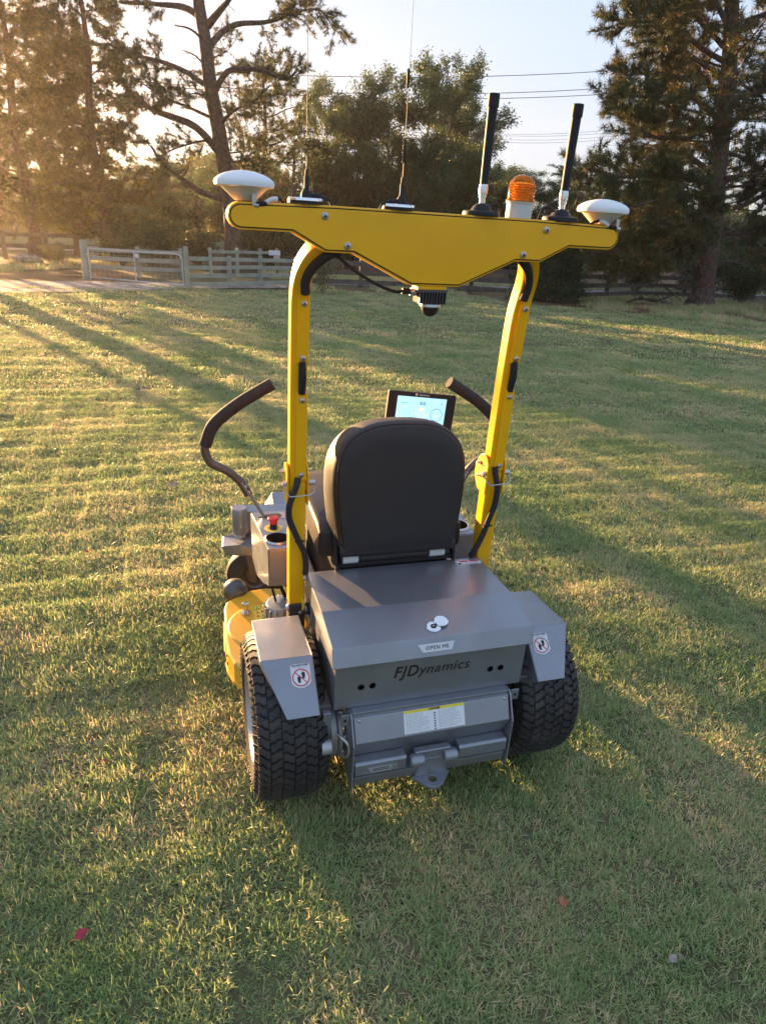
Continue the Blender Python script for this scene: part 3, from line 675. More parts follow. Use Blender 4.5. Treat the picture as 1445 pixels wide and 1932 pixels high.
# --- consoles left and right
def console(s):
    b = MB(); sx = lambda x: x * s
    z1, z0 = .597, .445
    def wall(a, c): b.prism([Vector(p) for p in a], [Vector(p) for p in c], GREY)
    # top plate with a round hole: polygon ring around the cup
    n = 40; cx, cy, cr = .343, .712, .0395
    corners = [(.300, .642), (.385, .642), (.412, .948), (.284, .948)]
    def rayc(a):
        best = 9; d = Vector((math.cos(a), math.sin(a)))
        for i in range(4):
            p = Vector(corners[i]) - Vector((cx, cy)); q = Vector(corners[(i + 1) % 4]) - Vector((cx, cy)); den = d.x * (q.y - p.y) - d.y * (q.x - p.x)
            if abs(den) < 1e-9: continue
            t = (p.x * (q.y - p.y) - p.y * (q.x - p.x)) / den; u_ = (p.x * d.y - p.y * d.x) / den
            if t > 0 and -1e-6 <= u_ <= 1 + 1e-6: best = min(best, t)
        return (cx + d.x * best, cy + d.y * best)
    angs = sorted([2 * math.pi * k / n for k in range(n)] + [math.atan2(y - cy, x - cx) % (2 * math.pi) for x, y in corners])
    O_ = [rayc(a) for a in angs]; I_ = [(cx + cr * math.cos(a), cy + cr * math.sin(a)) for a in angs]; m_ = len(angs)
    vs = [(sx(x), y, z) for z in (z1, z1 - .003) for ring in (I_, O_) for x, y in ring]; fs = []
    for k in range(m_):
        j = (k + 1) % m_; fs += [(k, j, m_ + j, m_ + k), (2 * m_ + k, 3 * m_ + k, 3 * m_ + j, 2 * m_ + j), (k, 2 * m_ + k, 2 * m_ + j, j)]
    for k in range(m_):
        j = (k + 1) % m_; fs.append((m_ + k, m_ + j, 3 * m_ + j, 3 * m_ + k))
    b.add(vs, fs, GREY)
    T = .003
    # four walls butted under the plate
    B_ = [(.302, .645, z0), (.382, .645, z0 + .003), (.409, .945, z0 + .02), (.286, .945, z0 + .02)]; U_ = [(x, y, z1 - T) for x, y in corners]
    for i in range(4):
        j = (i + 1) % 4; A = [U_[i], U_[j], B_[j], B_[i]]
        if i == 1: A = [U_[1], U_[2], (.409, .945, .40), (.400, .87, .365), (.391, .76, .395), B_[1]]
        nrm = (Vector(A[1]) - Vector(A[0])).cross(Vector(A[-1]) - Vector(A[0])).normalized() * T
        A2 = [Vector(p) + nrm * (-1) for p in A]; b.prism([(sx(p[0]), p[1], p[2]) for p in A], [(sx(p[0]), p[1], p[2]) for p in A2], GREY)
    c = b.build('side_console', mower, .0012)
    b = MB(); b.lathe([(.047, z1 - .001), (.0475, z1 + .003), (.044, z1 + .006), (.0395, z1 + .004), (.0375, z1 - .01), (.035, z1 - .10), (0, z1 - .10)], DARK, (sx(cx), cy, 0), 'z', 40, True, False)
    b.lathe([(.0485, z1 + .0005), (.0485, z1 + .002), (.0435, z1 + .0075), (.0405, z1 + .006)], ZINC, (sx(cx), cy, 0), 'z', 40, True, False)
    b.build('cup_holder', c)
    b = MB(); b.box((sx(.332), .905, z1 + .0006), (.062, .034, .0012), DARK); b.box((sx(.365), .898, z1 + .0006), (.05, .014, .001), DARK); b.build('lever_slot', c)
    if s < 0:
        b = MB(); b.box((-.2985, .905, z1 + .0006), (.024, .05, .001), SILV); pn = b.build('switch_panel', c)
        b = MB()
        for k in range(3): b.box((-.303, .920 - k * .014, z1 + .0014), (.004, .003, .0006), LABEL); b.box((-.292, .920 - k * .014, z1 + .0014), (.004, .003, .0006), REDINK)
        b.build('panel_print', pn)
        b = MB(); b.lathe([(.020, z1 + .0002), (.033, z1 + .0002), (.033, z1 + .001), (.020, z1 + .0012)], PALEY, (-.347, .800, 0), 'z', 40, True, False); b.lathe([(.0, z1 + .0008), (.021, z1 + .0008), (.021, z1 + .0009)], GREY, (-.347, .80, 0), 'z', 32); b.build('stop_button_ring', c)
        b = MB(); b.lathe([(.0135, z1), (.0135, z1 + .022), (0, z1 + .022)], BLK, (-.347, .800, 0), 'z', 28)
        b.lathe([(.0145, z1 + .021), (.0150, z1 + .032), (.0200, z1 + .036), (.0205, z1 + .040), (.018, z1 + .044), (0, z1 + .045)], REDP, (-.347, .800, 0), 'z', 32); b.build('emergency_stop_button', c)
        b = MB()
        for z in (.515, .530): b.lathe([(.006, 0), (.006, -.001)], DARK, (-.4075, .905, z), 'x', 12)
        b.build('vent_hole', c)
    return c
console(-1); console(1)

# --- control levers
def lever(s):
    c = bpy.data.objects.new('control_lever', None); COL.objects.link(c); c.parent = mower; c.empty_display_size = .05
    k = -1 if s < 0 else 1
    P = [(.332, .911, 1.105), (.45, .91, 1.035), (.534, .91, .965), (.562, .91, .907), (.571, .91, .868), (.552, .91, .820), (.497, .91, .787), (.452, .91, .742), (.425, .91, .690)]
    P = [(x * k, y, z) for x, y, z in P]
    g = smooth_path(P, 8)
    MB().tube(g[27:], .0155, DGREY, 16).build('lever_tube', c)
    MB().tube(g[:29], .0220, FOAM, 20).build('foam_grip', c)
    b = MB(); d = (Vector((.365 * k, .905, .590)) - Vector((.432 * k, .91, .715))); rot = d.to_track_quat('Z', 'Y').to_matrix()
    b.box((Vector((.365 * k, .905, .590)) + Vector((.432 * k, .91, .715))) / 2, (.028, .007, .150), GREY, rot)
    b.build('lever_plate', c, .002)
    b = MB(); b.box((.432 * k, .902, .715), (.026, .007, .07), GREY, rot); b.build('lever_clamp', c, .002)
    bolt((.436 * k, .898, .725), c, 'bolt', .006); bolt((.424 * k, .898, .702), c, 'bolt', .006)
lever(-1); lever(1)

# --- seat
seat = bpy.data.objects.new('seat', None); COL.objects.link(seat); seat.parent = mower; seat.empty_display_size = .1
def half_w(z, extra=0.0):
    t = (z - .70) / .41; w = .183 + .022 * math.sin(min(t, 1) * math.pi * .62)
    if t > .55: w *= max(0.0, 1 - ((t - .55) / .46) ** 2.6) ** .5
    return w + extra
def outline(z0, z1, f, n=22):
    pts = []
    # rounded-top outline sampled evenly: sides then superellipse crown
    zs = z0 + (z1 - .19 - z0) * np.linspace(0, 1, 8)
    for z in zs: pts.append((f(z), z))
    zc = z1 - .19; wc_ = f(zc)
    for k in range(1, 13):
        a = math.pi / 2 * k / 12; e = .72
        pts.append((wc_ * max(math.cos(a), 0) ** e, zc + .19 * math.sin(a) ** e))
    right = pts; left = [(-x, z) for x, z in right[::-1][1:]]
    return right + left
wfun = lambda z: .181 + .024 * math.sin(min(max((z - .70) / .24, 0), 1) * math.pi / 2)
base = outline(.700, 1.100, wfun)
cz_, cy_ = .905, 0
def layer(scale, y, lean, dz=0.0, grow=0.0):
    out = []
    for x, z in base:
        v = Vector((x, z - cz_)); l = v.length; v = v * ((l * scale + grow) / l)
        out.append((v.x, y + (v.y) * lean, v.y + cz_ + dz))
    return out
def shell(layers, m, name, parent, cap0=True, cap1=True):
    b = MB(); n = len(layers[0]); vs = [p for L_ in layers for p in L_]
    fs = [(i * n + k, i * n + (k + 1) % n, (i + 1) * n + (k + 1) % n, (i + 1) * n + k) for i in range(len(layers) - 1) for k in range(n)]
    b.add(vs, fs, m, True)
    if cap0: b.f.append(tuple(range(n - 1, -1, -1))); b.m.append(0); b.sm.append(True)
    if cap1: k0 = (len(layers) - 1) * n; b.f.append(tuple(k0 + k for k in range(n))); b.m.append(0); b.sm.append(True)
    return b.build(name, parent)
ln = .10
shell([layer(.3, .398, ln), layer(.75, .398, ln), layer(.95, .399, ln), layer(.985, .402, ln), layer(1.0, .409, ln)], VIN, 'backrest_panel', seat)
sm_l = [layer(.985, .411, ln), layer(.985, .4125, ln, 0, .001), layer(.995, .4135, ln, 0, .004), layer(1, .420, ln, -.002, .009), layer(1, .436, ln, -.006, .013), layer(1, .470, ln, -.014, .017), layer(1, .510, ln, -.026, .018), layer(1, .545, ln, -.038, .015), layer(.99, .568, ln, -.046, .009), layer(.96, .585, ln, -.05, .002), layer(.85, .592, ln, -.05), layer(.5, .588, ln, -.05)]
shell(sm_l, VIN, 'backrest_cushion', seat)
pp = [Vector(p) for p in layer(1.006, .411, ln)]
b = MB(); b.tube(pp + [pp[0]], .0028, VIN, 8); b.build('piping', seat)
# folds at the bottom of the backrest, bracket with two pale webbing loops
b = MB(); b.px([(.386, .715), (.380, .700), (.386, .683), (.42, .678), (.50, .69), (.50, .72), (.40, .722)], -.192, .192, VIN); b.build('backrest_hem', seat, .008, 3)
b = MB(); b.tube([(-.185, .425, .658), (.185, .425, .658)], .0145, VIN, 16); b.px([(.415, .642), (.415, .632), (.46, .632), (.50, .68), (.49, .69)], -.196, .196, DARK); b.build('lower_roll', seat)
for s in (-1, 1):
    b = MB(); x0, x1 = (-.178, -.128) if s < 0 else (.115, .168)
    b.px([(.4255 - .0175 * math.cos(a), .658 + .0165 * math.sin(a)) for a in np.linspace(-1.2, 1.7, 9)] + [(.4255 - .0155 * math.cos(a), .658 + .0145 * math.sin(a)) for a in np.linspace(1.7, -1.2, 9)], x0, x1, OFF)
    b.build('webbing_loop', seat)
    b = MB(); b.px([(.40, .628), (.415, .70), (.44, .76), (.52, .74), (.56, .66), (.50, .625)], s * .196, s * .204, BLK); b.build('backrest_hinge', seat, .002)
cw = [(.47, .645), (.47, .735), (.52, .752), (.72, .757), (.90, .762), (.965, .752), (.985, .71), (.96, .655), (.80, .640)]
b = MB()
secs = [(-.246, .80), (-.240, .93), (-.225, 1.0), (.225, 1.0), (.240, .93), (.246, .80)]
ccy, ccz = .73, .70; n = len(cw); vs = []
for x, sc in secs:
    for y, z in cw: vs.append((x, ccy + (y - ccy) * (.9 + .1 * sc), ccz + (z - ccz) * sc))
b.add(vs, [(i * n + k, i * n + (k + 1) % n, (i + 1) * n + (k + 1) % n, (i + 1) * n + k) for i in range(5) for k in range(n)] + [tuple(range(n)), tuple(5 * n + k for k in range(n))], VIN)
cu = b.build('seat_cushion', seat, .014, 3)
for p in cu.data.polygons: p.use_smooth = True
b = MB(); b.px([(.44, .575), (.44, .645), (.94, .645), (.94, .575)], -.19, .19, BLK); b.build('seat_base', seat, .006)

# --- tablet on its arm, tilted back
tb = bpy.data.objects.new('tablet', None); COL.objects.link(tb); tb.parent = mower; tb.empty_display_size = .05
TO = Vector((.281, 1.05, .925)); tx = Vector((.291, 0.004, -.030)).normalized(); ty = Vector((.02, .10, 1)); ty = (ty - ty.dot(tx) * tx).normalized(); tzn = tx.cross(ty)   # faces back to the driver
def TP(x, y, o=0.0): return TO + tx * x + ty * y + tzn * o
def trect(b, x0, y0, x1, y1, o0, o1, m): P = [(x0, y0), (x1, y0), (x1, y1), (x0, y1)]; b.prism([TP(x, y, o0) for x, y in P], [TP(x, y, o1) for x, y in P], m)
b = MB(); trect(b, -.146, -.100, .146, .100, -.020, 0, BLK); b.build('tablet_case', tb, .004)
b = MB(); trect(b, -.108, -.080, .104, .082, .0002, .0008, SCREEN); b.build('display', tb)
frame_text('fjdynamics', TP(.004, .0915, .0008), tx, ty, .0105, LABEL, 'tablet_lettering', tb)
b = MB(); b.prism([TP(-.030 + .0045 * math.cos(a), .0915 + .0055 * math.sin(a), .0003) for a in np.linspace(0, 6.28, 9)[:-1]], [TP(-.030 + .0045 * math.cos(a), .0915 + .0055 * math.sin(a), .0008) for a in np.linspace(0, 6.28, 9)[:-1]], LABEL); b.build('tablet_logo', tb)
frame_text('0.0', TP(.0, .058, .0012), tx, ty, .019, SCR_D, 'speed_reading', tb, bold=.0006, shear=.2)
b = MB()
for cx, cy, rr in ((-.068, .022, .026), (.067, .016, .026)):
    ring = [(math.cos(2 * math.pi * k / 40), math.sin(2 * math.pi * k / 40)) for k in range(40)]
    vs = [TP(cx + x * q, cy + y * q, .0011) for x, y in ring for q in (rr, rr - .0022)]
    b.add(vs, [(2 * k, (2 * k + 2) % 80, (2 * k + 3) % 80, 2 * k + 1) for k in range(40)], SCR_R if cx < 0 else SCR_D)
    for k in range(5):
        a = math.pi * (k + .5) / 5; x, y = cx + .017 * math.cos(a), cy + .015 * math.sin(a); trect(b, x - .0022, y - .0022, x + .0022, y + .0022, .0009, .0011, SCR_R)
trect(b, -.092, .0545, -.066, .0575, .0009, .0011, SCR_B); trect(b, .012, .051, .020, .054, .0009, .0011, SCR_B); trect(b, .080, .060, .092, .063, .0009, .0011, SCR_B)
trect(b, -.073, .0215, -.063, .0235, .0009, .0011, SCR_B); trect(b, -.010, .030, .010, .042, .0009, .0011, SCR_Y); trect(b, -.018, -.01, .018, .030, .0009, .0011, SCR_R)
trect(b, -.025, .012, -.019, .022, .0009, .0011, SCR_Y); trect(b, .019, .006, .025, .016, .0009, .0011, SCR_Y); trect(b, .062, .008, .074, .014, .0009, .0011, SCR_Y)
b.build('screen_graphics', tb)
b = MB(); b.tube(smooth_path([TP(.0, -.05, -.03), (.30, 1.12, .84), (.31, 1.08, .70), (.31, .93, .585)], 6), .012, BLK, 12); b.build('tablet_arm', tb)

# --- roll bar posts, covers, hinges, conduits
def post(s):
    r_ = bpy.data.objects.new('roll_bar_post', None); COL.objects.link(r_); r_.parent = mower; r_.empty_display_size = .1
    X0 = .322 * s; hw = .0235; q = hw * math.sqrt(2)
    path = [(X0, .452, .905), (X0, .448, 1.20), (X0, .438, 1.40), (X0 * 1.002, .425, 1.465), (X0 * .995, .405, 1.51), (X0 * .965, .382, 1.548), (X0 * .90, .355, 1.582), (X0 * .80, .335, 1.605), (X0 * .70, .320, 1.63)]
    MB().tube(smooth_path(path, 5), q, YEL, 4, False, True, None, .5).build('upper_post', r_, .004)
    MB().box((X0, .452, .715), (.050, .050, .42), YEL).build('lower_post', r_, .004)
    b = MB(); b.box((X0, .455, .455), (.052, .058, .10), DGREY); b.build('post_foot', r_, .003)
    # cover channel on the rear face, in two lengths
    co = (.008 if s < 0 else .006)
    for z0, z1, yy0, yy1 in ((.937, 1.203, .424, .420), (1.285, 1.478, .416, .399)):
        b = MB(); xc = X0 + co; w = .0165
        P = [(xc - w, yy0, z0), (xc + w, yy0, z0), (xc + w, yy1, z1), (xc - w, yy1, z1)]
        b.prism([(x, y - .002, z) for x, y, z in P], [(x, y + .016, z) for x, y, z in P], YEL); cv = b.build('cable_cover', r_, .0025)
        def yat(z): return yy0 + (yy1 - yy0) * (z - z0) / (z1 - z0) - .002
        zs = (.955, 1.181) if z0 < 1 else (1.300, 1.445)
        for z in zs: bolt((xc + .001, yat(z), z), cv, 'bolt', .0068)
    MB().tube([(X0 + co, .421, 1.20), (X0 + co, .412, 1.245), (X0 + co, .417, 1.29)], [.010, .011, .010], BLK, 10).build('exposed_conduit', r_)
    path = [(X0 + .004 * s * -1, .402, 1.475), (X0 * .995, .392, 1.505), (X0 * .965, .374, 1.535), (X0 * .90, .350, 1.562), (X0 * .80, .330, 1.585), (X0 * .72, .318, 1.60)]
    path = [(x - .006 * s, y - .012, z - .004) for x, y, z in path]
    MB().tube(smooth_path(path, 5), .0125, FOAM, 12).build('top_conduit', r_)
    # hinge: ears either side of the tube, bolts, pin and wire clip
    for e in (-1, 1):
        b = MB(); ear = [(.420, .855), (.420, .955), (.430, .972), (.455, .985), (.480, .975), (.500, .955), (.512, .93), (.512, .90), (.495, .87), (.478, .855)]
        x = X0 + e * .030; b.px(ear, x - .0028, x + .0028, YEL); b.build('hinge_ear', r_, .002)
    b = MB(); b.box((X0, .452, .898), (.049, .049, .012), DARK); b.build('joint_gap', r_)
    for z, y, l in ((.948, .478, .050), (.912, .455, .056)):
        b = MB()
        for e in (-1, 1):
            b.lathe([(.008, X0 + e * .033), (.008, X0 + e * .040)], ZINC, (0, y, z), 'x', 6, False); b.lathe([(.0045, X0 + e * .039), (.0045, X0 + e * l * .95)], ZINC, (0, y, z), 'x', 10)
        b.build('hinge_bolt', r_)
    b = MB(); b.lathe([(.008, X0 - .045), (.008, X0 - .034)], ZINC, (0, .432, .926), 'x', 16); b.lathe([(.008, X0 + .034), (.008, X0 + .052)], ZINC, (0, .432, .926), 'x', 16)
    b.tube([(X0 - .040, .43, .928), (X0 - .036, .405, .905), (X0 - .028, .396, .898), (X0 + .030, .396, .900), (X0 + .046, .405, .905), (X0 + .050, .432, .924)], .0022, ZINC, 8)
    b.build('locking_pin_clip', r_)
    if s < 0:
        cp = [(-.322, .424, .945), (-.330, .412, .92), (-.350, .402, .872), (-.352, .402, .828), (-.338, .404, .785), (-.322, .406, .745), (-.305, .405, .705), (-.299, .405, .66), (-.299, .412, .624)]
    else:
        cp = [(.316, .424, .95), (.318, .412, .92), (.325, .405, .881), (.325, .405, .826), (.316, .405, .79), (.305, .405, .75), (.296, .405, .715), (.278, .406, .665), (.270, .420, .63)]
    MB().tube(smooth_path(cp, 6), .0095, FOAM, 12).build('loose_cable', r_)
    i = Vector(cp[5]); b = MB(); b.lathe([(.0115, -.003), (.0115, .003)], BLK, i, 'z', 12); b.box(i + Vector((.012, -.004, 0)), (.014, .004, .004), BLK); b.build('cable_tie', r_)
    bolt((X0 - .026, .44, .485), r_, 'bolt', .011, 'x', -1); bolt((X0 + .012 * s * -1, .428, .60 if s > 0 else .47), r_, 'bolt', .007)
post(-1); post(1)
# bracket and linkage between the left post and hood side
b = MB(); b.lathe([(.020, -.296), (.020, -.285), (.012, -.280), (.012, -.262)], BLK, (0, .40, .50), 'x', 20); b.lathe([(.010, -.300), (.010, -.292)], ZINC, (0, .40, .50), 'x', 6, False); b.lathe([(.026, -.306), (.026, -.302)], PALEY, (0, .43, .505), 'x', 24); b.build('parking_brake_pivot', mower)
bolt((-.2985, .405, .612), mower, 'bolt', .006, 'x', -1)

# --- antenna bar: shell, black seal, inset face panel
bar = bpy.data.objects.new('antenna_bar', None); COL.objects.link(bar); bar.parent = mower; bar.empty_display_size = .1
def arc(cx, cz, r_, a0, a1, n=7): return [(cx + r_ * math.cos(R(a0 + (a1 - a0) * k / n)), cz + r_ * math.sin(R(a0 + (a1 - a0) * k / n))) for k in range(n + 1)]
right = [(.066, 1.511), (.216, 1.579), (.286, 1.579), (.364, 1.619)] + arc(.484, 1.645, .027, -90, 0, 6) + arc(.484, 1.650, .027, 0, 90, 6) + [(.30, 1.6795)]
right = [(.066, 1.511), (.216, 1.579), (.286, 1.579), (.364, 1.619), (.484, 1.619)] + arc(.481, 1.648, .029, -80, 80, 8) + [(.470, 1.677), (.26, 1.681)]
bar_o = right + [(-x, z) for x, z in right[::-1]]
b = MB(); b.py(bar_o, .2825, .345, YEL); b.build('bar_shell', bar, .0025, 3)
b = MB(); b.py(inset(bar_o, .0042), .2835, .2805, DARK); b.build('panel_seal', bar)
b = MB(); b.py(inset(bar_o, .0068), .2815, .2790, YEL); fp = b.build('face_panel', bar, .0008)
for s in (-1, 1):
    for x, z in ((.289, 1.658), (.233, 1.596)): bolt((x * s, .279, z), fp, 'bolt', .0072)
bar_top = 1.6815
def gnss(s):
    g = bpy.data.objects.new('satellite_antenna', None); COL.objects.link(g); g.parent = bar; g.empty_display_size = .03
    o = (.468 * s, .315, 0)
    b = MB(); b.lathe([(0, 1.7065), (.062, 1.7068), (.0665, 1.7088), (.0675, 1.7155), (.0655, 1.7215), (.057, 1.728), (.043, 1.7342), (.026, 1.7385), (.010, 1.7408), (0, 1.741)], WHT, o, 'z', 48); b.build('antenna_dome', g)
    b = MB(); b.lathe([(.022, 1.679), (.026, 1.682), (.046, 1.700), (.054, 1.7070)], OFF, o, 'z', 40); b.build('antenna_foot', g)
    b = MB(); x0 = -.450 if s < 0 else .497
    b.box((x0, .286, 1.683), (.010, .014, .024), ZINC); b.tube([(x0, .282, 1.672), (x0 + .010, .280, 1.671)], .006, ZINC, 10)
    xs = 1 if s < 0 else -1
    b.tube(smooth_path([(x0 + .004 * xs, .281, 1.674), (x0 + .020 * xs, .280, 1.675), (x0 + .026 * xs, .281, 1.677)], 4), .0055, BLK, 10)
    b.tube(smooth_path([(x0 + .024 * xs, .281, 1.677), (x0 + .038 * xs, .284, 1.685), (x0 + .052 * xs, .288, 1.687)], 4), .0052, LABEL, 10)
    b.tube(smooth_path([(x0 + .050 * xs, .288, 1.687), (x0 + .060 * xs, .292, 1.686), (x0 + .066 * xs, .30, 1.680)], 4), .0035, BLK, 8); b.build('antenna_lead', g)
gnss(-1); gnss(1)
def whip(x, r_, kind):
    g = bpy.data.objects.new('whip_antenna', None); COL.objects.link(g); g.parent = bar; g.empty_display_size = .03
    o = (x, .312, 0); b = MB()
    b.lathe([(r_, bar_top), (r_, bar_top + .008), (r_ * .985, bar_top + .011), (0, bar_top + .0115)], BLK, o, 'z', 40); b.build('magnetic_base', g)
    b = MB(); b.lathe([(r_ * 1.008, bar_top + .0065), (r_ * 1.008, bar_top + .010), (r_ * .97, bar_top + .0125), (r_ * .94, bar_top + .0125)], CHROME, o, 'z', 40); b.build('base_trim', g)
    t0 = bar_top + .0115
    dx = .002 if x < -.2 else .008
    b = MB(); b.lathe([(.0135, t0), (.0130, t0 + .010), (.008, t0 + .018), (.0055, t0 + .022), (.0055, t0 + .045), (.004, t0 + .047), (.0035, t0 + .060), (0, t0 + .060)], BLK, (x + dx, .312, 0), 'z', 20); b.build('whip_boot', g)
    wz = t0 + .058; top = 2.115 if kind else 2.03
    b = MB(); c0, c1 = (1.780, 1.815) if kind == 1 else (1.783, 1.835)
    b.tube([(x + dx, .312, wz), (x + dx, .312, c0)], .0012, BLK, 6)
    turns = 5 if kind == 1 else 11; rad = .0055 if kind == 1 else .0042
    b.tube([(x + dx + rad * math.cos(2 * math.pi * t), .312 + rad * math.sin(2 * math.pi * t), c0 + (c1 - c0) * t / turns) for t in np.linspace(0, turns, turns * 10)], .0008 if kind == 1 else .0012, BLK, 5)
    tip = (x + dx + (-.001 if x < -.2 else -.003), .312)
    b.tube([(x + dx, .312, c1), (*tip, top)], [.0009, .0005], BLK, 6)
    if kind == 2: b.lathe([(.001, 1.933), (.0032, 1.936), (.0036, 1.955), (.0036, 1.968), (.001, 1.972)], BLK, (tip[0], tip[1], 0), 'z', 12)
    b.build('whip', g)
    s = 1 if kind == 1 else -1
    b = MB(); b.tube(smooth_path([(x + dx + s * .010, .312, t0 + .007), (x + dx + s * .030, .306, t0 + .006), (x + dx + s * .05, .30, t0), (x + dx + s * .058, .298, bar_top - .004)], 5), [.0052] * 6 + [.0032] * 10, BLK, 8); b.build('antenna_cable', g)
whip(-.329, .0415, 1); whip(-.103, .0405, 2)
def stick(x, cs):
    g = bpy.data.objects.new('rod_antenna', None); COL.objects.link(g); g.parent = bar; g.empty_display_size = .03
    o = (x, .315, 0); t = bar_top
    b = MB(); b.lathe([(.0465, t), (.0465, t + .006), (.044, t + .0095), (.027, t + .012), (.020, t + .022), (.012, t + .028), (0, t + .0285)], BLK, o, 'z', 40); b.build('magnetic_base', g)
    b = MB(); b.lathe([(.0072, t + .024), (.0072, t + .040), (.0095, t + .041), (.0095, t + .047), (.0075, t + .048), (.0075, t + .0485), (.0108, t + .049), (.0112, t + .064), (.0105, t + .071)], STEEL, o, 'z', 24); b.build('connector', g)
    b = MB(); b.lathe([(.0102, t + .070), (.0112, t + .14), (.0118, t + .20), (.0122, t + .235), (.0142, t + .2355), (.0140, t + .262), (.0125, t + .2635), (0, t + .2635)], BLK, (x, .315, 0), 'z', 24); b.build('rod', g)
    b = MB(); b.tube(smooth_path([(x + cs * .018, .318, t + .020), (x + cs * .034, .322, t + .030), (x + cs * .052, .325, t + .022), (x + cs * .060, .326, t - .002)], 6), .0026, BLK, 8); b.build('antenna_cable', g)
stick(.118, 1); stick(.345, -1)
g = bpy.data.objects.new('warning_beacon', None); COL.objects.link(g); g.parent = bar; g.empty_display_size = .03
o = (.2245, .318, 0); t = bar_top
b = MB(); b.lathe([(.033, t), (.033, t + .0335), (.036, t + .0345), (.036, t + .039)], OFF, o, 'z', 40); b.build('beacon_base', g)
b = MB(); b.lathe([(.0375, t + .038), (.0375, t + .042), (.0345, t + .0425), (.0345, t + .068), (.031, t + .083), (.022, t + .094), (.010, t + .0985), (0, t + .099)], AMBER, o, 'z', 40)
b.build('beacon_lens', g)
b = MB(); b.lathe([(0, t + .041), (.018, t + .041), (.022, t + .050), (.020, t + .078), (.010, t + .082), (0, t + .082)], REFL, o, 'z', 12, False)
for k in range(6): b.lathe([(.023, t + .046 + k * .006), (.027, t + .048 + k * .006), (.023, t + .050 + k * .006)], REFL, o, 'z', 32)
b.build('beacon_reflector', g)

# --- camera module under the bar with its conduit
g = bpy.data.objects.new('camera_module', None); COL.objects.link(g); g.parent = bar; g.empty_display_size = .03
b = MB(); b.box((-.005, .31, 1.508), (.078, .05, .012), YEL); b.build('mount_bracket', g, .001)
b = MB(); b.box((-.003, .312, 1.498), (.082, .050, .008), DGREY); b.box((-.002, .314, 1.482), (.072, .044, .030), DARK)
b.build('heat_sink', g, .001)
b = MB()
for k in range(10): b.box((-.037 + k * .0078, .289, 1.481), (.0018, .012, .030), DGREY)
tag(b.build('cooling_fins', g), kind='stuff')
b = MB(); b.lathe([(.026, 1.466), (.027, 1.462), (.027, 1.459), (.024, 1.457)], ZINC, (0, .305, 0), 'z', 32); b.build('dome_ring', g)
b = MB(); b.lathe([(.0235, 1.459), (.0225, 1.450), (.018, 1.441), (.010, 1.435), (0, 1.433)], BLK, (0, .305, 0), 'z', 32); b.build('camera_dome', g)
b = MB(); b.tube([(-.040, .31, 1.492), (-.056, .31, 1.493)], .009, ZINC, 16); b.tube([(-.055, .31, 1.4935), (-.078, .31, 1.4945)], .0075, BLK, 16); b.build('cable_gland', g)
b = MB(); b.tube(smooth_path([(-.258, .312, 1.590), (-.254, .312, 1.575), (-.236, .312, 1.560), (-.190, .312, 1.530), (-.133, .312, 1.503), (-.095, .312, 1.492), (-.077, .312, 1.4945)], 6), .0042, BLK, 10); b.build('camera_cable', g)

# ------------------------------------------------------------------ fences and gate
def G(x, y): return float(gz(x, y))
def board(a, c, h, t, m, name, parent, jit=0.0):
    """plank between two points (centre line), height h, thickness t"""
    a = Vector(a); c = Vector(c); d = (c - a); L_ = d.length; d.normalize(); n = d.cross(Vector((0, 0, 1))).normalized(); u = n.cross(d).normalized()
    b = MB(); vs = []
    for p in (a, c):
        for i, j in ((-1, -1), (1, -1), (1, 1), (-1, 1)): vs.append(p + n * (i * t / 2) + u * (j * h / 2))
    b.add(vs, [(0, 1, 2, 3), (7, 6, 5, 4), (0, 4, 5, 1), (1, 5, 6, 2), (2, 6, 7, 3), (3, 7, 4, 0)], m)
    return b.build(name, parent, .004)
def fence(label, posts, rails, ph, pw, rh, m, group=None, rail_side=-1, pcap=True):
    f = thing('rail_fence', label, 'fence', (posts[0][0], posts[0][1], G(*posts[0][:2])), group)
    inv = Matrix.Translation(-f.location)
    rg = random.Random(int(posts[0][0] * 10) + 5)
    for i, p in enumerate(posts):
        h = p[2] if len(p) > 2 else ph; z = G(p[0], p[1]); b = MB(); lean = rg.uniform(-.01, .01)
        b.lathe([(pw * .5, z - .2), (pw * .5, z + h), (pw * .42, z + h + .012), (0, z + h + .012)], m, (p[0], p[1], 0), 'z', 10, False) if m is FENCE else b.box((p[0], p[1], z + h / 2 - .1), (pw, pw, h + .2), m)
        o = b.build('post', f, .006); o.data.transform(Matrix.Translation(-f.location))
    for i in range(len(posts) - 1):
        p, q = posts[i], posts[i + 1]; d = Vector((q[0] - p[0], q[1] - p[1], 0)).normalized(); n = Vector((d.y, -d.x, 0)) * (pw * .5 + .014)
        for rz in rails:
            j1, j2 = rg.uniform(-.012, .012), rg.uniform(-.012, .012)
            a = Vector((p[0], p[1], G(*p[:2]) + rz + j1)) + n * (rail_side * -1) + d * .003; c = Vector((q[0], q[1], G(*q[:2]) + rz + j2)) + n * (rail_side * -1) - d * .003
            o = board(a, c, rh, .028, m, 'rail', f); o.data.transform(Matrix.Translation(-f.location))
    return f
pf = [(-.35, 18.12, 1.06), (.84, 19.00), (1.80, 19.72), (2.98, 20.5)]
fence('pale green four rail fence running right from the gate', pf, (.77, .55, .335, .12), .85, .13, .105, FENCE)
fence('pale green fence behind the wire gate, with three rails', [(-3.35, 22.1), (-1.75, 21.9), (-.45, 22.2)], (.77, .52, .26), .90, .12, .12, FENCE)
fence('farther pale green fence with a single top rail, seen over the near one', [(.5, 22.9), (1.45, 23.6), (2.3, 24.2), (3.0, 24.8)], (.82,), .94, .12, .10, FENCE)
